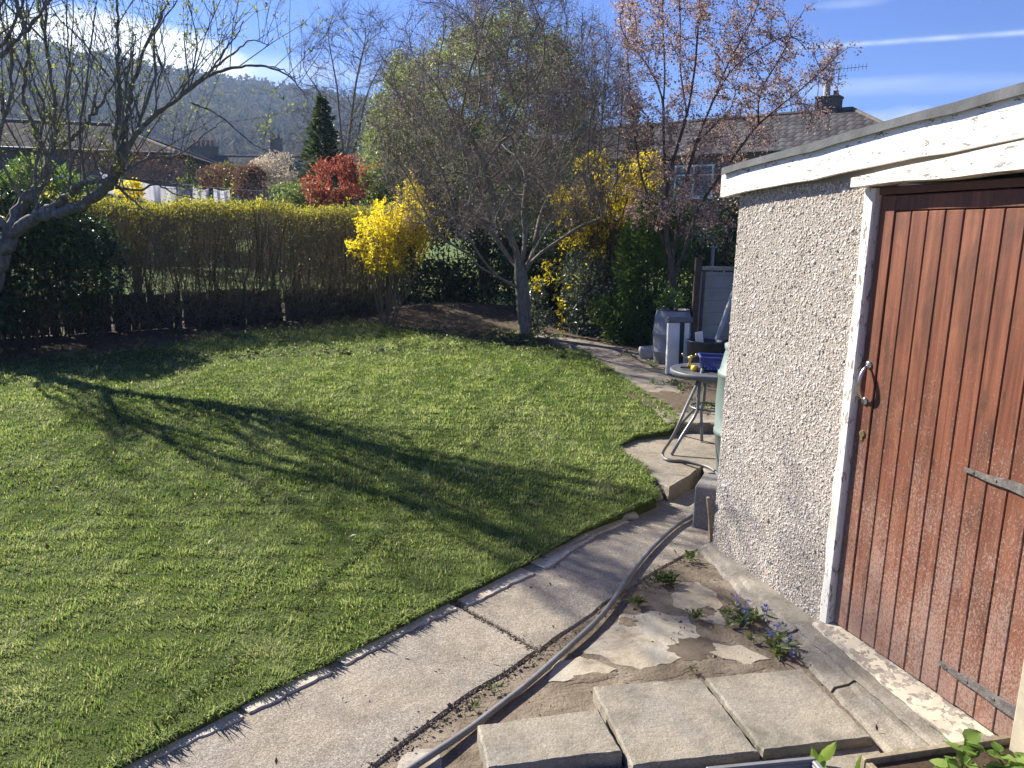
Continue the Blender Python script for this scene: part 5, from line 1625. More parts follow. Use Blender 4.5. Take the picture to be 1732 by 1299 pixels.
def forsythia_back():
    rng = np.random.default_rng(121); Y = 13.0
    c = pd(1030, 400, Y); base = np.array([c[0], c[1], .2])
    root = empty('forsythia_bush', base, 'loose half faded yellow forsythia arching over the shrubs beside the upper path', 'shrub')
    st, fl = MB(), MB(); PP = []
    for k in range(250):
        x = rng.uniform(930, 1125); y = rng.uniform(278, 420) if k < 205 else rng.uniform(420, 520)
        if k >= 205: x = rng.uniform(925, 1040)
        if x < 960: y = max(y, 340)
        e = pd(x, y, Y + rng.normal() * .45)
        b0 = base + np.array([rng.normal() * .2, rng.normal() * .2, 0])
        m1 = np.array([b0[0] + (e[0] - b0[0]) * .4, b0[1] + (e[1] - b0[1]) * .4, max(e[2], 1.2) * .75])
        m2 = np.array([b0[0] + (e[0] - b0[0]) * .8, b0[1] + (e[1] - b0[1]) * .8, e[2] + .18])
        s = spline([b0, m1, m2, e], 5); st.tube(s, np.linspace(.010, .0025, len(s)), 4, cap=False)
        n_ = rng.integers(25, 75); p, T, f = along(s[8:], n_, rng); PP.append(p + rng.normal(size=(n_, 3)) * .035)
    P = np.vstack(PP); cl = fld(P[:, 0], P[:, 2], 4.2, 8); P = P[rng.uniform(0, 1, len(P)) < np.clip(.62 + .5 * cl, .08, 1)]
    leaves(fl, P, .055, .5, .2, np.clip(rng.normal(.45, .25, len(P)), 0, 1), rng=rng)
    # drooping flowered wands low down by the path
    for x, y0, y1 in ((947, 505, 560), (1022, 500, 535), (925, 440, 480), (908, 470, 492)):
        m_ = 70; ys = rng.uniform(y0, y1, m_)
        p = np.array([pd(x + rng.normal() * 4, y, Y - .6) for y in ys]); leaves(fl, p, .055, .5, .2, np.clip(rng.normal(.6, .2, m_), 0, 1), rng=rng)
        a_ = pd(x, y1, Y - .6); b_ = pd(x + 12, y0 - 20, Y - .5); st.tube(spline([base + np.array([0, 0, 1.2]), b_, a_], 6), .003, 4, cap=False)
    st.build('stems', BARK_TAN, root); fl.build('blossom', YELLOW, root)


forsythia_back()
bush('grey_leaved_shrub', 'rounded shrub with pale grey green leaves under the faded forsythia', pd(1000, 505, 12.5), (.62, .5, .75), GREYG, 4200, .07, .55, 131, v=(.45, .25), lumps=12)
bush('grey_leaved_shrub', 'dark leafy shrub filling in beneath the faded forsythia, further from the path', pd(1010, 440, 13.6), (.95, .6, 1.1), LAUREL, 7000, .07, .45, 132, v=(.4, .25), lumps=12)
bush('green_shrub', 'tall fresh green shrub with narrow leaves behind the grey barrel', pd(1110, 445, 11.7), (.62, .55, 1.15), BAMBOO, 9500, .085, .26, 133, v=(.5, .25), lumps=18, lump_r=.36, d=(.7, .3), stems=22)
bush('green_shrub', 'low fresh green shrub spilling towards the upper path, left of the grey barrel', pd(1062, 535, 11.9), (.55, .45, .5), BAMBOO, 3600, .075, .3, 134, v=(.4, .22), lumps=10, d=(.7, .2))
bush('dark_shrub', 'dark small leaved shrub behind the wire glass panel at the garage corner', pd(1225, 405, 12.2), (.62, .55, .75), LAUREL, 7000, .05, .5, 135, v=(.4, .25), lumps=14)
bush('dark_shrub', 'dark shaded shrub behind the brown fence post and the barrel', pd(1180, 490, 12.3), (.6, .5, .85), LAUREL, 5500, .06, .45, 136, v=(.3, .22), lumps=12)
bush('barrel_plant', 'small feathery green plant growing in the grey barrel', (bx - .02, by, bz + .80), (.20, .18, .15), BAMBOO, 420, .07, .22, 137, ground=bz + .62, stems=10, lumps=6, v=(.4, .2), cat='plant', lo=-.6)


def photinia():
    bush('photinia_shrub', 'bright red leaved shrub behind the hedge', pd(566, 312, 16.4), (.78, .6, .66), REDL, 3000, .085, .36, 141, v=(.45, .28), lumps=22, d=(.3, .8), lump_r=.24, stems=30)
    bush('photinia_shrub', 'duller red shrub at the back of the bright red one, nearer the forsythia', pd(612, 300, 17.2), (.6, .5, .45), REDL, 1500, .07, .4, 142, v=(.6, .25), lumps=9)


photinia()
bush('leafy_shrub', 'tall loose pale green shrub between the dark conifer and the leafless tree', pd(690, 205, 16.0), (.95, .7, 1.5), FRESH, 3800, .085, .45, 144, v=(.5, .25), lumps=26, lump_r=.24, stems=40, bark=BARK_BROWN)
bush('leafy_shrub', 'mixed green shrub with pale glinting leaves between the red shrub and the forsythia', pd(655, 305, 16.5), (.8, .6, .75), FRESH, 5000, .085, .4, 143, v=(.35, .22), lumps=12)


def big_green():
    """large loose tree in young leaf, standing behind the leafless one"""
    rng = np.random.default_rng(151); Y = 20.0
    base = np.array([*pd(820, 500, Y)[:2], .3])
    def L(pts, y0=Y, y1=Y): return np.array([pd(x, y, y0 + (y1 - y0) * i / (len(pts) - 1)) for i, (x, y) in enumerate(pts)])
    seeds = [(np.vstack([[base], L([(818, 420), (812, 340), (805, 250), (800, 150)])]), None), (L([(815, 390), (760, 300), (710, 220), (690, 150)], Y, Y - .5), 1),
             (L([(812, 340), (860, 260), (910, 180), (930, 110)], Y, Y + .4), 1), (L([(810, 300), (850, 200), (860, 100), (850, 20)], Y, Y - .6), 1), (L([(805, 260), (750, 170), (760, 70)], Y, Y + .6), 1)]
    prof = lambda x: np.interp(x, [610, 640, 680, 730, 790, 870, 930, 980, 1010], [250, 175, 105, 85, 45, 20, 55, 110, 200])
    A = []
    while len(A) < 1500:
        x, y = rng.uniform(612, 1005), rng.uniform(20, 370)
        if y > prof(x): A.append(pd(x, y, Y + rng.normal() * 1.2))
    colv = lambda c, r: np.clip(r.normal(.48, .2, len(c)) + .2 * fld(c[:, 0], c[:, 2], 2.5, 5), 0, .97) + (r.uniform(0, 1, len(c)) < .004)
    grown_tree('leafy_tree', 'large loose tree in pale young leaf behind the leafless tree', base, seeds, np.array(A), .18, 1.6, .28, .006, .16, BARK_BROWN, BARK_BROWN, FRESH, 152, 3, .36, 7, .078, up=.1, keep=.75, thr=.02, bud_spread=.07, colv=colv)


big_green()


def bare_tree(name, label, bx_, by_, Y, prof, lo, n, seed, tw_bark, r_root=.12, bud=None, w=1.0, buds=0):
    rng = np.random.default_rng(seed)
    base = np.array([*pd(bx_, by_, Y)[:2], float(lz(0, Y))])
    xs = [p[0] for p in prof]; ys = [p[1] for p in prof]; A = []
    while len(A) < n:
        x = rng.uniform(min(xs), max(xs)); y = rng.uniform(min(ys), lo)
        if y > np.interp(x, xs, ys): A.append(pd(x, y, Y + rng.normal() * w))
    tip0 = pd(bx_, lo - 20, Y)
    seeds = [(np.array([base, base + (tip0 - base) * .5, tip0]), None)]
    for k in range(5):
        x = rng.uniform(min(xs) + 10, max(xs) - 10); y = np.interp(x, xs, ys) + 40
        e = pd(x, y, Y + rng.normal() * w * .5); seeds.append((np.array([base + (tip0 - base) * rng.uniform(.4, .95), tip0 * .5 + e * .5 + np.array([0, 0, .3]), e]), 1))
    return grown_tree(name, label, base, seeds, np.array(A), .2, 1.9, .34, .0055, r_root, tw_bark, tw_bark, bud, seed + 1, 3, .55, buds, .04, up=.5, keep=.5, thr=.02, jit=.12, trop=(0, 0, .45), tspread=.5, bend=.4)


BARK_BLUE = barkmat('pale_twig', (.13, .11, .10), (.25, .22, .20), 20)
bare_tree('bare_tree', 'tall feathery leafless tree behind the dark conifer', 585, 330, 24.0, [(488, 230), (500, 90), (520, 50), (560, 25), (620, 22), (665, 40), (700, 95)], 270, 800, 161, BARK_BLUE, .14, w=1.3)
bare_tree('bare_tree', 'thin leafless tree showing between the leafless tree and the pink blossom', 1010, 380, 19.0, [(930, 120), (960, 40), (1000, 30), (1040, 40), (1075, 120)], 300, 330, 163, BARK_BROWN, .09, PINK, .8, 1)


def conifer(name, label, x, ytop, ybot, Y, wpx, seed, n=6500, size=.075, group=None):
    rng = np.random.default_rng(seed); tp = pd(x, ytop, Y); g0 = float(lz(0, Y)); base = np.array([tp[0], tp[1], g0]); H = tp[2] - g0; Rm = wpx / F * Y
    root = empty(name, base, label, 'tree', group)
    MB().tube([base, base + np.array([0, 0, H * .3]), base + np.array([0, 0, H * .6])], [.12, .08, .02], 8).build('trunk', BARK_DARK, root)
    lf = MB(); P, D = [], []
    nb = 240
    for k in range(nb):
        t = (k / nb) ** .9; z = g0 + .25 + (H - .25) * t; L_ = Rm * (1 - t) ** .8 * rng.uniform(.5, 1.22); a_ = k * 2.4 + rng.normal() * .3
        m_ = max(5, int(n / nb * (1.6 - 1.3 * t))); f = rng.uniform(.03, 1, m_)
        dr = np.array([math.cos(a_), math.sin(a_), 0])
        p = np.array([base[0], base[1], z]) + dr * (f * L_)[:, None] + np.array([0, 0, 1]) * (-.22 * L_ * f ** 2 + .10 * L_ * f)[:, None] + rng.normal(size=(m_, 3)) * .06 * (1.2 - t)
        P.append(p); D.append(np.tile(dr + np.array([0, 0, .2]), (m_, 1)))
    P = np.vstack(P); D = np.vstack(D)
    leaves(lf, P, size, .45, .3, np.clip(rng.normal(.5, .25, len(P)), 0, 1), D, spread=.6, rng=rng)
    lf.build('crown', CONIFER, root)


conifer('conifer_tree', 'dark green cone shaped conifer beside the bright red shrub', 544, 165, 365, 19.5, 92, 171, 13000, .12)
conifer('conifer_tree', 'small dark bushy conifer behind the washing line', 321, 262, 330, 23.0, 26, 172, 2500, .09)
conifer('conifer_tree', 'dark conifer between the blossom tree and the leafy tree', 1075, 172, 330, 22.0, 50, 173, 6000, .11)
conifer('conifer_tree', 'dark conifer with its top just below the pink blossom, in front of the tiled roof', 1098, 205, 330, 20.0, 40, 174, 4000, .11)
bush('blossom_shrub', 'cream blossoming tree in front of the far terrace roofs', pd(468, 292, 30.0), (1.0, .8, .75), CREAM, 4200, .085, .5, 181, v=(.5, .25), lumps=14, cat='tree', stems=16, bark=BARK_BROWN)
bush('russet_shrub', 'reddish brown shrub in front of the cream blossom behind the washing line', pd(425, 310, 25.0), (.75, .6, .55), RUST, 2200, .09, .45, 182, lumps=9)
bush('russet_shrub', 'russet shrub behind the washing line next to the small conifer', pd(355, 300, 27.0), (.6, .5, .5), RUST, 1500, .09, .45, 183, lumps=8, v=(.7, .2))
bush('olive_shrub', 'dull olive shrub between the russet shrubs behind the washing line', pd(388, 302, 28.0), (.65, .6, .6), HEDGE_L, 1800, .09, .4, 184, lumps=8, v=(.3, .15))
bush('garden_bush', 'yellow green bush under the conifer beyond the hedge', pd(510, 335, 18.0), (.9, .6, .45), FRESH, 2600, .08, .45, 185, lumps=9, v=(.3, .2))
bush('garden_bush', 'sunny green bush behind the laurel at the near end of the hedge', pd(75, 318, 12.5), (.9, .7, .45), BAMBOO, 3600, .09, .4, 186, lumps=12, v=(.6, .2))
bush('garden_bush', 'small yellow flowering bush just behind the hedge, under the apple limb', pd(222, 322, 12.8), (.22, .22, .2), YELLOW, 420, .07, .5, 187, lumps=5, v=(.5, .2))
bush('brown_thicket', 'brown leafless thicket below the tiled roof behind the washing line', pd(215, 276, 26.5), (2.9, .8, 1.05), RUST, 2200, .08, .3, 188, lumps=20, lump_r=.3, v=(.4, .2), stems=260, bark=BARK_BLUE)

# ------------------------------------------------------------------ beds: leaf litter and ground cover
def litter():
    rng = np.random.default_rng(201); lf = MB(); gc = MB()
    n = 4200
    P = np.column_stack([rng.uniform(-9, 3.2, n), rng.uniform(8.5, 16, n)])
    hd = (P - HA) @ HN
    P = P[~inpoly(P, LPOLY) & (hd < .4)]
    leaves(lf, np.column_stack([P, gz(P[:, 0], P[:, 1]) + .012]), .055, .5, 2.5, None, np.tile([0, 0, .05], (len(P), 1)), rng=rng)
    k = 240; Q = np.column_stack([rng.uniform(-6, 1.4, k), rng.uniform(2.2, 11, k)]); Q = Q[inpoly(Q, LPOLY)]
    leaves(lf, np.column_stack([Q, lz(Q[:, 0], Q[:, 1]) + .018]), .035, .55, 2.5, None, np.tile([0, 0, .05], (len(Q), 1)), rng=rng)
    k = 160; Q = np.column_stack([rng.uniform(-.8, 1.6, k), rng.uniform(2.1, 5.5, k)]); Q = Q[~inpoly(Q, LPOLY) & (Q[:, 0] < 1.0 + .25 * (4.2 - Q[:, 1]))]
    leaves(lf, np.column_stack([Q, np.full(len(Q), .006)]), .022, .4, 2.5, None, np.tile([0, 0, .05], (len(Q), 1)), rng=rng)
    m = leafmat('dead_leaf', [(0, (.06, .04, .025)), (.5, (.13, .09, .055)), (1, (.25, .19, .12))], .15)
    tag(lf.build('leaf_litter', m), 'dead leaves on the bare bed under the hedge and trees', kind='stuff')
    # ivy and low green growth along the bed
    b = dens_poly(BACK, .12)[:-8]
    k = 260; c = b[rng.integers(0, len(b), k)] + rng.normal(size=(k, 2)) * .22
    c = np.vstack([c, gp(830, 572, .2)[:2] + rng.normal(size=(70, 2)) * (.45, .35), gp(890, 575, .2)[:2] + rng.normal(size=(40, 2)) * .25])
    for p in c:
        rosette(gc, (p[0], p[1], float(lz(*p)) - .02), int(rng.integers(6, 14)), .06, .55, rng, .5, (.1, .8))
    c = np.vstack([gp(1105, 615, .2)[:2] + rng.normal(size=(14, 2)) * (.14, .3), gp(1160, 655, .2)[:2] + rng.normal(size=(16, 2)) * (.2, .18), gp(1200, 690, .2)[:2] + rng.normal(size=(12, 2)) * (.2, .2), gp(1080, 600, .2)[:2] + rng.normal(size=(10, 2)) * .15])
    for p in c: rosette(gc, (p[0], p[1], .19), int(rng.integers(5, 11)), .05, .45, rng, .6, (.3, 1))
    tag(gc.build('ground_cover', WEED), 'low green weeds and ivy along the edge of the bed and path', kind='stuff')


litter()

# ------------------------------------------------------------------ washing on the line
def sheet(name, label, tl, tr_, Y, hpx, mat, seed, group=None):
    a, b = pd(*tl, Y), pd(*tr_, Y); h = hpx / F * Y; n, m = 26, 8; V = []
    for j in range(m + 1):
        for i in range(n + 1):
            p = a + (b - a) * i / n; p = p + np.array([0, .05 * math.sin(i * .5 + seed) * (.3 + j / m) + .012 * math.sin(i * 1.7 + seed), -h * j / m - .03 * math.sin(math.pi * i / n)])
            V.append(p)
    q = [[j * (n + 1) + i, j * (n + 1) + i + 1, (j + 1) * (n + 1) + i + 1, (j + 1) * (n + 1) + i] for j in range(m) for i in range(n)]
    o = MB().add(V, q).build(name, mat, smooth=True, loc=a)
    md = o.modifiers.new('thickness', 'SOLIDIFY'); md.thickness = .006
    tag(o, label, 'washing', group)


def cloth(name, col, tr=.3):
    m = Mat(name, .85, 0, .1); c = m.ramp(m.noise(3, 4), [(.3, tuple(x * .92 for x in col)), (.7, col)]); m.color(c); m.translucent(c, tr); return m.m


CW = cloth('white_cotton', (.84, .84, .86), .5); CG = cloth('grey_cotton', (.42, .43, .47)); CLAV = cloth('lavender_cotton', (.42, .29, .62))
G_ = 'washing pegged on the line beyond the hedge'
sheet('towel', 'lavender towel hanging on the line behind the laurel and apple tree', (107, 293), (141, 290), 13.8, 18, CLAV, 1, G_)
sheet('bed_sheet', 'white sheet on the line just behind the thick apple limb', (168, 291), (228, 303), 15.6, 30, CW, 2, G_)
sheet('bed_sheet', 'long white sheet on the line to the right of the apple limb', (232, 306), (298, 316), 15.8, 30, CW, 3, G_)
sheet('bed_sheet', 'grey sheet hanging between the two white ones', (302, 316), (325, 317), 16.0, 24, CG, 4, G_)
sheet('bed_sheet', 'white sheet next to the grey one, in front of the russet shrub', (327, 317), (354, 319), 16.1, 24, CW, 5, G_)
sheet('bed_sheet', 'white sheet at the end of the row, closest to the conifer', (361, 319), (388, 321), 16.2, 22, CW, 6, G_)
la, lb_ = pd(60, 291, 14.2), pd(445, 323, 16.6)
tag(MB().tube(spline([la, pd(230, 303, 15.5), pd(360, 317, 16.3), lb_], 8), .006, 5).build('washing_line', simple('line_cord', (.6, .6, .55), .8)), 'pale washing line strung beyond the hedge', 'line')
for (x, y, Y, lb) in ((149, 286, 14.6, 'wooden clothes post beside the lavender towel'), (446, 318, 16.7, 'thin clothes post at the far end of the washing line')):
    p = pd(x, y, Y); tag(MB().tube([(p[0], p[1], .2), p], .03, 8).build('clothes_post', simple('grey_post', (.24, .21, .17), .9)), lb, 'post')

# ------------------------------------------------------------------ houses
def tile_mat(name, c0, c1, per, axis_u):
    m = Mat(name, .95, 0, .03)
    u = nd(m.nt, 'VectorMath', {0: m.geo, 1: tuple(axis_u)}, operation='DOT_PRODUCT').outputs['Value']
    z = nd(m.nt, 'SeparateXYZ', {0: m.geo}).outputs['Z']
    row = m.math('MULTIPLY', z, per[1]); fr = m.math('FRACT', row); fl = m.math('FLOOR', row)
    cu = m.math('MULTIPLY', m.math('ADD', u, m.math('MULTIPLY', fl, .5 * per[0])), 1 / per[0]); fu = m.math('FRACT', cu)
    n = m.noise(1.2, 5, .6)
    cell = nd(m.nt, 'TexWhiteNoise', {'Vector': nd(m.nt, 'CombineXYZ', {0: m.math('FLOOR', cu), 1: fl}).outputs[0]}).outputs[0]
    c = m.ramp(m.math('ADD', m.math('MULTIPLY', n, .6), m.math('MULTIPLY', cell, .4)), [(.3, c0), (.7, c1)])
    gap = m.math('MAXIMUM', m.ramp(fr, [(0, 1), (.24, 0)]), m.ramp(fu, [(0, .8), (.1, 0)]))
    m.color(m.mix(m.math('MULTIPLY', gap, .8), c, (.02, .018, .016)))
    hgt = m.math('ADD', m.math('MULTIPLY', fr, -1), m.math('MULTIPLY', m.math('SINE', m.math('MULTIPLY', fu, 3.1416)), .5))
    m.bump(hgt, .9, .05)
    return m.m


def brick_mat(name, c0, c1, axis_u):
    m = Mat(name, .9, 0, .15)
    u = nd(m.nt, 'VectorMath', {0: m.geo, 1: tuple(axis_u)}, operation='DOT_PRODUCT').outputs['Value']
    z = nd(m.nt, 'SeparateXYZ', {0: m.geo}).outputs['Z']
    v = nd(m.nt, 'CombineXYZ', {0: u, 1: z, 2: 0.0}).outputs[0]
    b = nd(m.nt, 'TexBrick', {'Vector': v, 'Color1': (*c0, 1), 'Color2': (*c1, 1), 'Mortar': (.2, .18, .16, 1), 'Scale': 1.0, 'Mortar Size': .012, 'Brick Width': .23, 'Row Height': .075})
    m.color(m.mix(.35, b.outputs[0], m.ramp(m.noise(3, 5), [(.3, c0), (.7, c1)]))); m.bump(b.outputs[1], -.5, .01)
    return m.m


GLASS = Mat('window_glass', .08, 0, .6); GLASS.color((.05, .06, .07)); GLASS = GLASS.m
UPVC = simple('white_frame', (.75, .75, .74), .5, 0, .4, .04, 5, 0)
RIDGE_M = simple('ridge_tile', (.10, .085, .075), .9, var=.3, sc=3, bump=.4)


def hip_house(name, label, ridge_a, ridge_b, half, hip, z_e, z_r, tmat, wmat, g0, wins, chims, eave=.25):
    """house with a pitched roof along ridge a->b; hip = (at a, at b) length of the hipped end, 0 = gable"""
    a = np.array(ridge_a, float); b = np.array(ridge_b, float); d = unit(b - a); n = np.array([-d[1], d[0]])
    if np.dot(n, -a) < 0: n = -n                       # n faces the camera side
    root = empty(name, [*((a + b) / 2), g0], label, 'house')
    def P(p, z): return np.array([p[0], p[1], z])
    A0, A1 = a - d * hip[0], b + d * hip[1]
    hw = half - eave
    mb = MB()
    c = [A0 + d * eave * (hip[0] > 0) + n * hw, A1 - d * eave * (hip[1] > 0) + n * hw, A1 - d * eave * (hip[1] > 0) - n * hw, A0 + d * eave * (hip[0] > 0) - n * hw]
    mb.prism(np.array(c), g0, z_e - .02 + .02)
    for k, (e, h) in enumerate(((a, hip[0]), (b, hip[1]))):
        if h == 0:
            o = (d if k == 0 else -d) * .03
            v = [P(e + o + n * hw, z_e), P(e + o - n * hw, z_e), P(e + o, z_r - .1)]
            mb.add(v, t=[[0, 1, 2]])
    w = mb.build('wall', wmat, root)
    rf = MB(); th = .10
    E = [A0 + n * half, A1 + n * half, A1 - n * half, A0 - n * half]
    v = [P(E[0], z_e), P(E[1], z_e), P(E[2], z_e), P(E[3], z_e), P(a, z_r), P(b, z_r)]
    v2 = [p - np.array([0, 0, th]) for p in v]
    q = [[0, 1, 5, 4], [2, 3, 4, 5]]; t = [[1, 2, 5], [3, 0, 4]]
    q2 = [[x + 6 for x in reversed(r)] for r in q]; t2 = [[x + 6 for x in reversed(r)] for r in t]
    edge = [[0, 1, 7, 6], [1, 2, 8, 7], [2, 3, 9, 8], [3, 0, 6, 9]]
    rf.add(v + v2, q + q2 + edge, t + t2)
    r = rf.build('roof', tmat, root)
    rd = MB(); rd.tube([P(a, z_r + .01), P(b, z_r + .01)], .10, 8)
    for e, cs, h in ((a, (0, 3), hip[0]), (b, (1, 2), hip[1])):
        if h:
            for k in cs: rd.tube([P(e, z_r), P(E[k], z_e)], .085, 8)
    rd.build('ridge', RIDGE_M, r)
    gt = MB(); gt.tube([P(E[0] + n * .06, z_e - .06), P(E[1] + n * .06, z_e - .06)], .06, 8); gt.build('gutter', DARKP, root)
    Rw = np.column_stack([[*d, 0], [*n, 0], [0, 0, 1]])
    for (s, z, ww, hh) in wins:
        p = A0 + d * s + n * hw
        f = MB()
        f.box(P(p + n * .02, z + hh / 2), (ww + .1, .08, .07), Rw); f.box(P(p + n * .02, z - hh / 2), (ww + .1, .08, .07), Rw)
        for k in (-1, 0, 1): f.box(P(p + n * .021 + d * k * ww / 2, z), (.07, .08, hh - .07), Rw)
        f.box(P(p + n * .022, z + hh * .2), (ww - .08, .07, .06), Rw)
        fo = f.build('window', UPVC, root)
        MB().box(P(p + n * .012, z), (ww, .02, hh), Rw).build('pane', GLASS, fo)
        MB().box(P(p + n * .07, z - hh / 2 - .07), (ww + .25, .16, .06), Rw).build('sill', UPVC, fo)
    for (s, off, ww, dd, h, pots) in chims:
        p = a + d * s + n * off
        ch = MB(); ch.box(P(p, z_r + h / 2 - .4), (ww, dd, h + .8), Rw); ch.box(P(p, z_r + h + .03), (ww + .08, dd + .08, .10), Rw, bev=.02)
        co = ch.build('chimney', brick_mat('chimney_brick', (.07, .05, .042), (.12, .085, .07), (float(d[0]), float(d[1]), 0.0)), root)
        for po, pr, ph, pm in pots:
            MB().lathe([(pr * 1.1, 0), (pr, .06), (pr * .9, ph * .85), (pr * 1.1, ph * .87), (pr * 1.1, ph), (pr * .8, ph), (pr * .7, .0)], P(p + d * po, z_r + h + .08), 14).build('chimney_pot', pm, co)
    return root, P, a, d, n


POT_G = simple('pale_pot_clay', (.38, .36, .32), .8, var=.2); POT_R = simple('terracotta', (.22, .10, .065), .9, var=.25)
d3 = lambda d: (float(d[0]), float(d[1]), 0.0)
ra, rb = np.array([14.35, 32.5]), np.array([5.2, 40.0]); dr_ = unit(rb - ra); ra = ra + dr_ * .9; rb = rb + dr_ * .9
hr_, Pf, ha_, hd_, hn_ = hip_house('brick_house', 'brown tiled brick house with a chimney and aerials behind the garage roof', ra, rb, 4.0, (3.6, 3.6), 5.3, 7.2,
    tile_mat('brown_roof_tile', (.055, .053, .054), (.095, .092, .092), (.33, 4.6), d3(dr_)), brick_mat('brown_brick', (.10, .06, .045), (.16, .10, .075), d3(dr_)), -.2,
    [(4.2, 4.2, 1.7, 1.25), (8.6, 4.2, 1.7, 1.25), (12.6, 4.2, 1.7, 1.25), (5.2, 1.4, 1.9, 1.3)], [(1.0, .0, .92, .6, .5, [(.12, .14, .62, POT_G), (-.26, .11, .2, POT_R)])])
# aerials on the chimney
for k, (so_x, zz, lb) in enumerate(((.36, 1.0, None), (-.42, .72, None))):
    p0 = Pf(ha_ + hd_ * (1.0 - so_x) + hn_ * .2, 7.2 + .3)
    ae = MB(); ae.tube([p0, p0 + np.array([0, 0, zz + .35])], .018, 6)
    bd_ = np.array([-hd_[0], -hd_[1], 0]) * (1 if k == 0 else 1); top_ = p0 + np.array([0, 0, zz + .28]); w_ = 1.1
    ae.tube([top_ - bd_ * .3, top_ + bd_ * w_], .012, 5)
    for j in range(10):
        q = top_ + bd_ * (-.25 + (w_ + .2) * j / 9); ae.tube([q - np.array([0, 0, .13]), q + np.array([0, 0, .13])], .009, 4)
    o = ae.build('aerial', STEEL, hr_)

# house on the left: long tiled roof seen through the apple tree
la_, lb2 = np.array([-30.5, 33.0]), np.array([-17.4, 34.2]); dl_ = unit(lb2 - la_)
hip_house('stone_house', 'long dark tiled roof of a low stone house seen through the apple branches', la_, lb2, 4.2, (3, 4.0), 4.55, 5.95,
    tile_mat('grey_roof_tile', (.016, .016, .018), (.04, .039, .041), (.4, 3.0), d3(dl_)), brick_mat('stone_wall', (.07, .058, .05), (.11, .092, .078), d3(dl_)), .3,
    [(7.5, 3.3, 1.6, 1.2), (11.5, 3.3, 1.6, 1.2), (15.2, 3.3, 1.4, 1.2)], [])
# far terrace with chimney stacks
ta, tb = np.array([-27.5, 66.0]), np.array([-18.5, 64.5]); dt_ = unit(tb - ta)
hip_house('terrace_house', 'far terrace with dark slate roofs and rows of chimney pots below the wooded hill', ta, tb, 4, (0, 0), 5.6, 7.6,
    tile_mat('slate', (.028, .03, .034), (.05, .052, .057), (.4, 4), d3(dt_)), brick_mat('terrace_stone', (.12, .10, .085), (.18, .15, .125), d3(dt_)), .8,
    [(2.5, 4.2, 1.2, 1.3), (6, 4.2, 1.2, 1.3)], [(1.6, .0, 2.2, .7, .7, [(-.8 + .4 * k, .13, .45, POT_R) for k in range(5)])])
ta, tb = np.array([-31.0, 92.0]), np.array([-24.5, 90.5]); dt_ = unit(tb - ta)
hip_house('terrace_house', 'further slate roofed terrace with a single tall chimney, nearest the cream blossom tree', np.array([-26.5, 78.0]), np.array([-17.5, 77.0]), 4, (0, 0), 6.2, 8.8,
    tile_mat('dark_slate', (.03, .032, .036), (.055, .058, .065), (.4, 4), d3(dt_)), brick_mat('far_stone', (.10, .085, .075), (.15, .125, .105), d3(dt_)), 1.2,
    [(3, 4.6, 1.2, 1.3)], [(3.0, 0, 1.0, .7, 1.6, [(-.25, .13, .4, POT_R), (.25, .13, .4, POT_R)])])
sh_ = empty('garden_shed', [*pd(470, 345, 26.0)[:2], .3], 'small grey roofed shed beneath the cream blossom tree', 'shed')
p = pd(470, 325, 26.0)
MB().box((p[0], p[1], 1.4), (1.4, 1.2, 2.2)).build('wall', simple('shed_wall', (.30, .29, .27), .9), sh_)
mb = MB(); mb.prism([(p[0] - .85, p[1] - .75), (p[0] + .85, p[1] - .75), (p[0] + .85, p[1] + .75), (p[0] - .85, p[1] + .75)], [2.52, 2.75, 2.75, 2.52], [2.60, 2.83, 2.83, 2.60]); mb.build('roof', simple('shed_felt', (.15, .15, .155), .9), sh_)

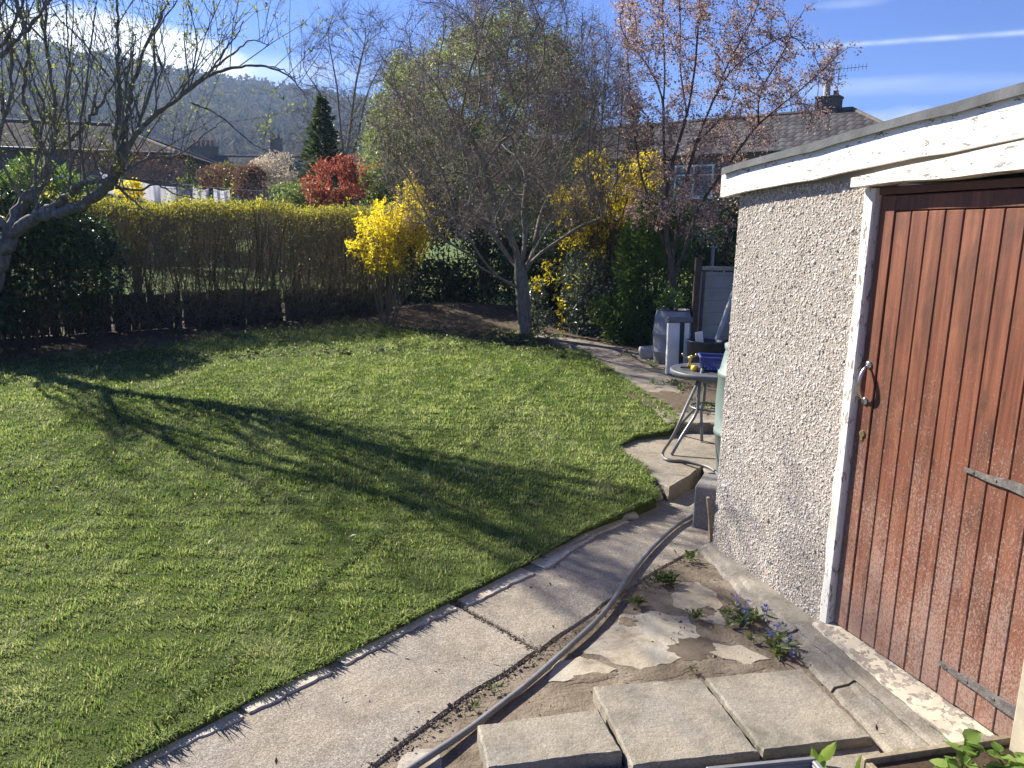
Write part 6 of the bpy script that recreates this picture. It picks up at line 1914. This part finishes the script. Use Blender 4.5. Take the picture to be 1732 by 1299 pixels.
# ------------------------------------------------------------------ wooded hill
def hill():
    rng = np.random.default_rng(301)
    # skyline heights by bearing (photo columns), ridge about 430 m away
    cols = np.array([-700, -300, -100, 0, 100, 200, 300, 400, 500, 600, 750, 900, 1050, 1250, 1500])
    rows = np.array([60, 55, 75, 92, 106, 124, 140, 156, 172, 186, 214, 260, 310, 360, 400])
    bear = np.array([math.atan2(ray(x, 400)[0], ray(x, 400)[1]) for x in cols])
    Rr = 430.0
    top = np.array([EYE + ray(x, y)[2] / math.hypot(*ray(x, y)[:2]) * Rr for x, y in zip(cols, rows)])
    nb, nr = 300, 70
    B = np.linspace(bear[0], bear[-1], nb); H = np.interp(B, bear, top)
    H = np.maximum(H, 1) + 1.5 * np.sin(B * 60) + 1.2 * np.sin(B * 140 + 1)
    R = np.concatenate([np.linspace(120, Rr, nr - 12), np.linspace(Rr + 12, 800, 12)])
    T = np.where(R <= Rr, np.clip((R - 120) / (Rr - 120), 0, 1) ** 1.25, np.clip(1 - (R - Rr) / 700, 0, 1))
    BB, RR_ = np.meshgrid(B, R)
    X = RR_ * np.sin(BB); Yy = RR_ * np.cos(BB); Z = 1.0 + (H[None] - 1) * T[:, None] + 5 * fld(X, Yy, .035, 61) * np.sin(np.pi * np.clip(T, 0, 1))[:, None]
    v = np.stack([X, Yy, Z], -1).reshape(-1, 3)
    q = [[i * nb + j, i * nb + j + 1, (i + 1) * nb + j + 1, (i + 1) * nb + j] for i in range(nr - 1) for j in range(nb - 1)]
    m = Mat('hillside', .95, 0, .05)
    m.color(m.ramp(m.noise(.02, 6, .6), [(.35, (.045, .05, .028)), (.55, (.075, .075, .035)), (.7, (.10, .11, .045))]))
    tag(MB().add(v, q).build('hills', m.m, smooth=True), kind='structure')
    # leafless wood: every crown a puff of fine twig facets
    n = 5200
    b = rng.uniform(bear[1], bear[11], n); t = rng.uniform(.10, 1.0, n) ** .7; r = 120 + (Rr - 120) * t + rng.normal(size=n) * 2
    keep = (fld(r * np.sin(b), r * np.cos(b), .03, 64) > -.75) | (t > .5)
    b, r, t = b[keep], r[keep], t[keep]; n = len(b)
    hz = np.interp(b, bear, top); x = r * np.sin(b); y = r * np.cos(b); zz = 1.0 + (np.maximum(hz, 1) - 1) * np.clip((r - 120) / (Rr - 120), 0, 1) ** 1.25
    per = 34; s = rng.uniform(2.4, 4.8, n)
    dirs = unit(rng.normal(size=(n, per, 3))); dirs[..., 2] = np.abs(dirs[..., 2]) * 1.1 - .15
    P = np.stack([x, y, zz + s * .9], -1)[:, None] + dirs * s[:, None, None] * rng.uniform(.55, 1.05, (n, per, 1)) * np.array([1, 1, 1.15])
    vt = np.clip(rng.normal(.5, .22, n) + .25 * fld(x, y, .025, 66), 0, 1)
    lf = MB(); leaves(lf, P.reshape(-1, 3), np.repeat(s * .5, per), .6, .2, np.repeat(vt, per), (dirs * .6 + np.array([0, 0, .3])).reshape(-1, 3), rng=rng)
    wm = leafmat('bare_wood', [(0, (.04, .036, .032)), (.4, (.07, .061, .053)), (.75, (.10, .09, .072)), (1, (.105, .115, .06))], .3, .9, 1.0, .05)
    tag(lf.build('woods', wm), 'leafless wood covering the far hillside', kind='stuff')


hill()


# ------------------------------------------------------------------ air
def haze():
    m = bpy.data.materials.new('haze'); m.use_nodes = True; nt = m.node_tree; nt.nodes.clear()
    v = nd(nt, 'VolumePrincipled', {'Color': (.46, .66, 1.0), 'Density': .00055, 'Anisotropy': .2})
    o = nd(nt, 'OutputMaterial'); nt.links.new(v.outputs[0], o.inputs['Volume'])
    ob = MB().box((0, 420, 88), (2400, 1100, 182)).build('haze', m)
    tag(ob, 'thin blue air between the garden and the wooded hill', kind='stuff')


haze()
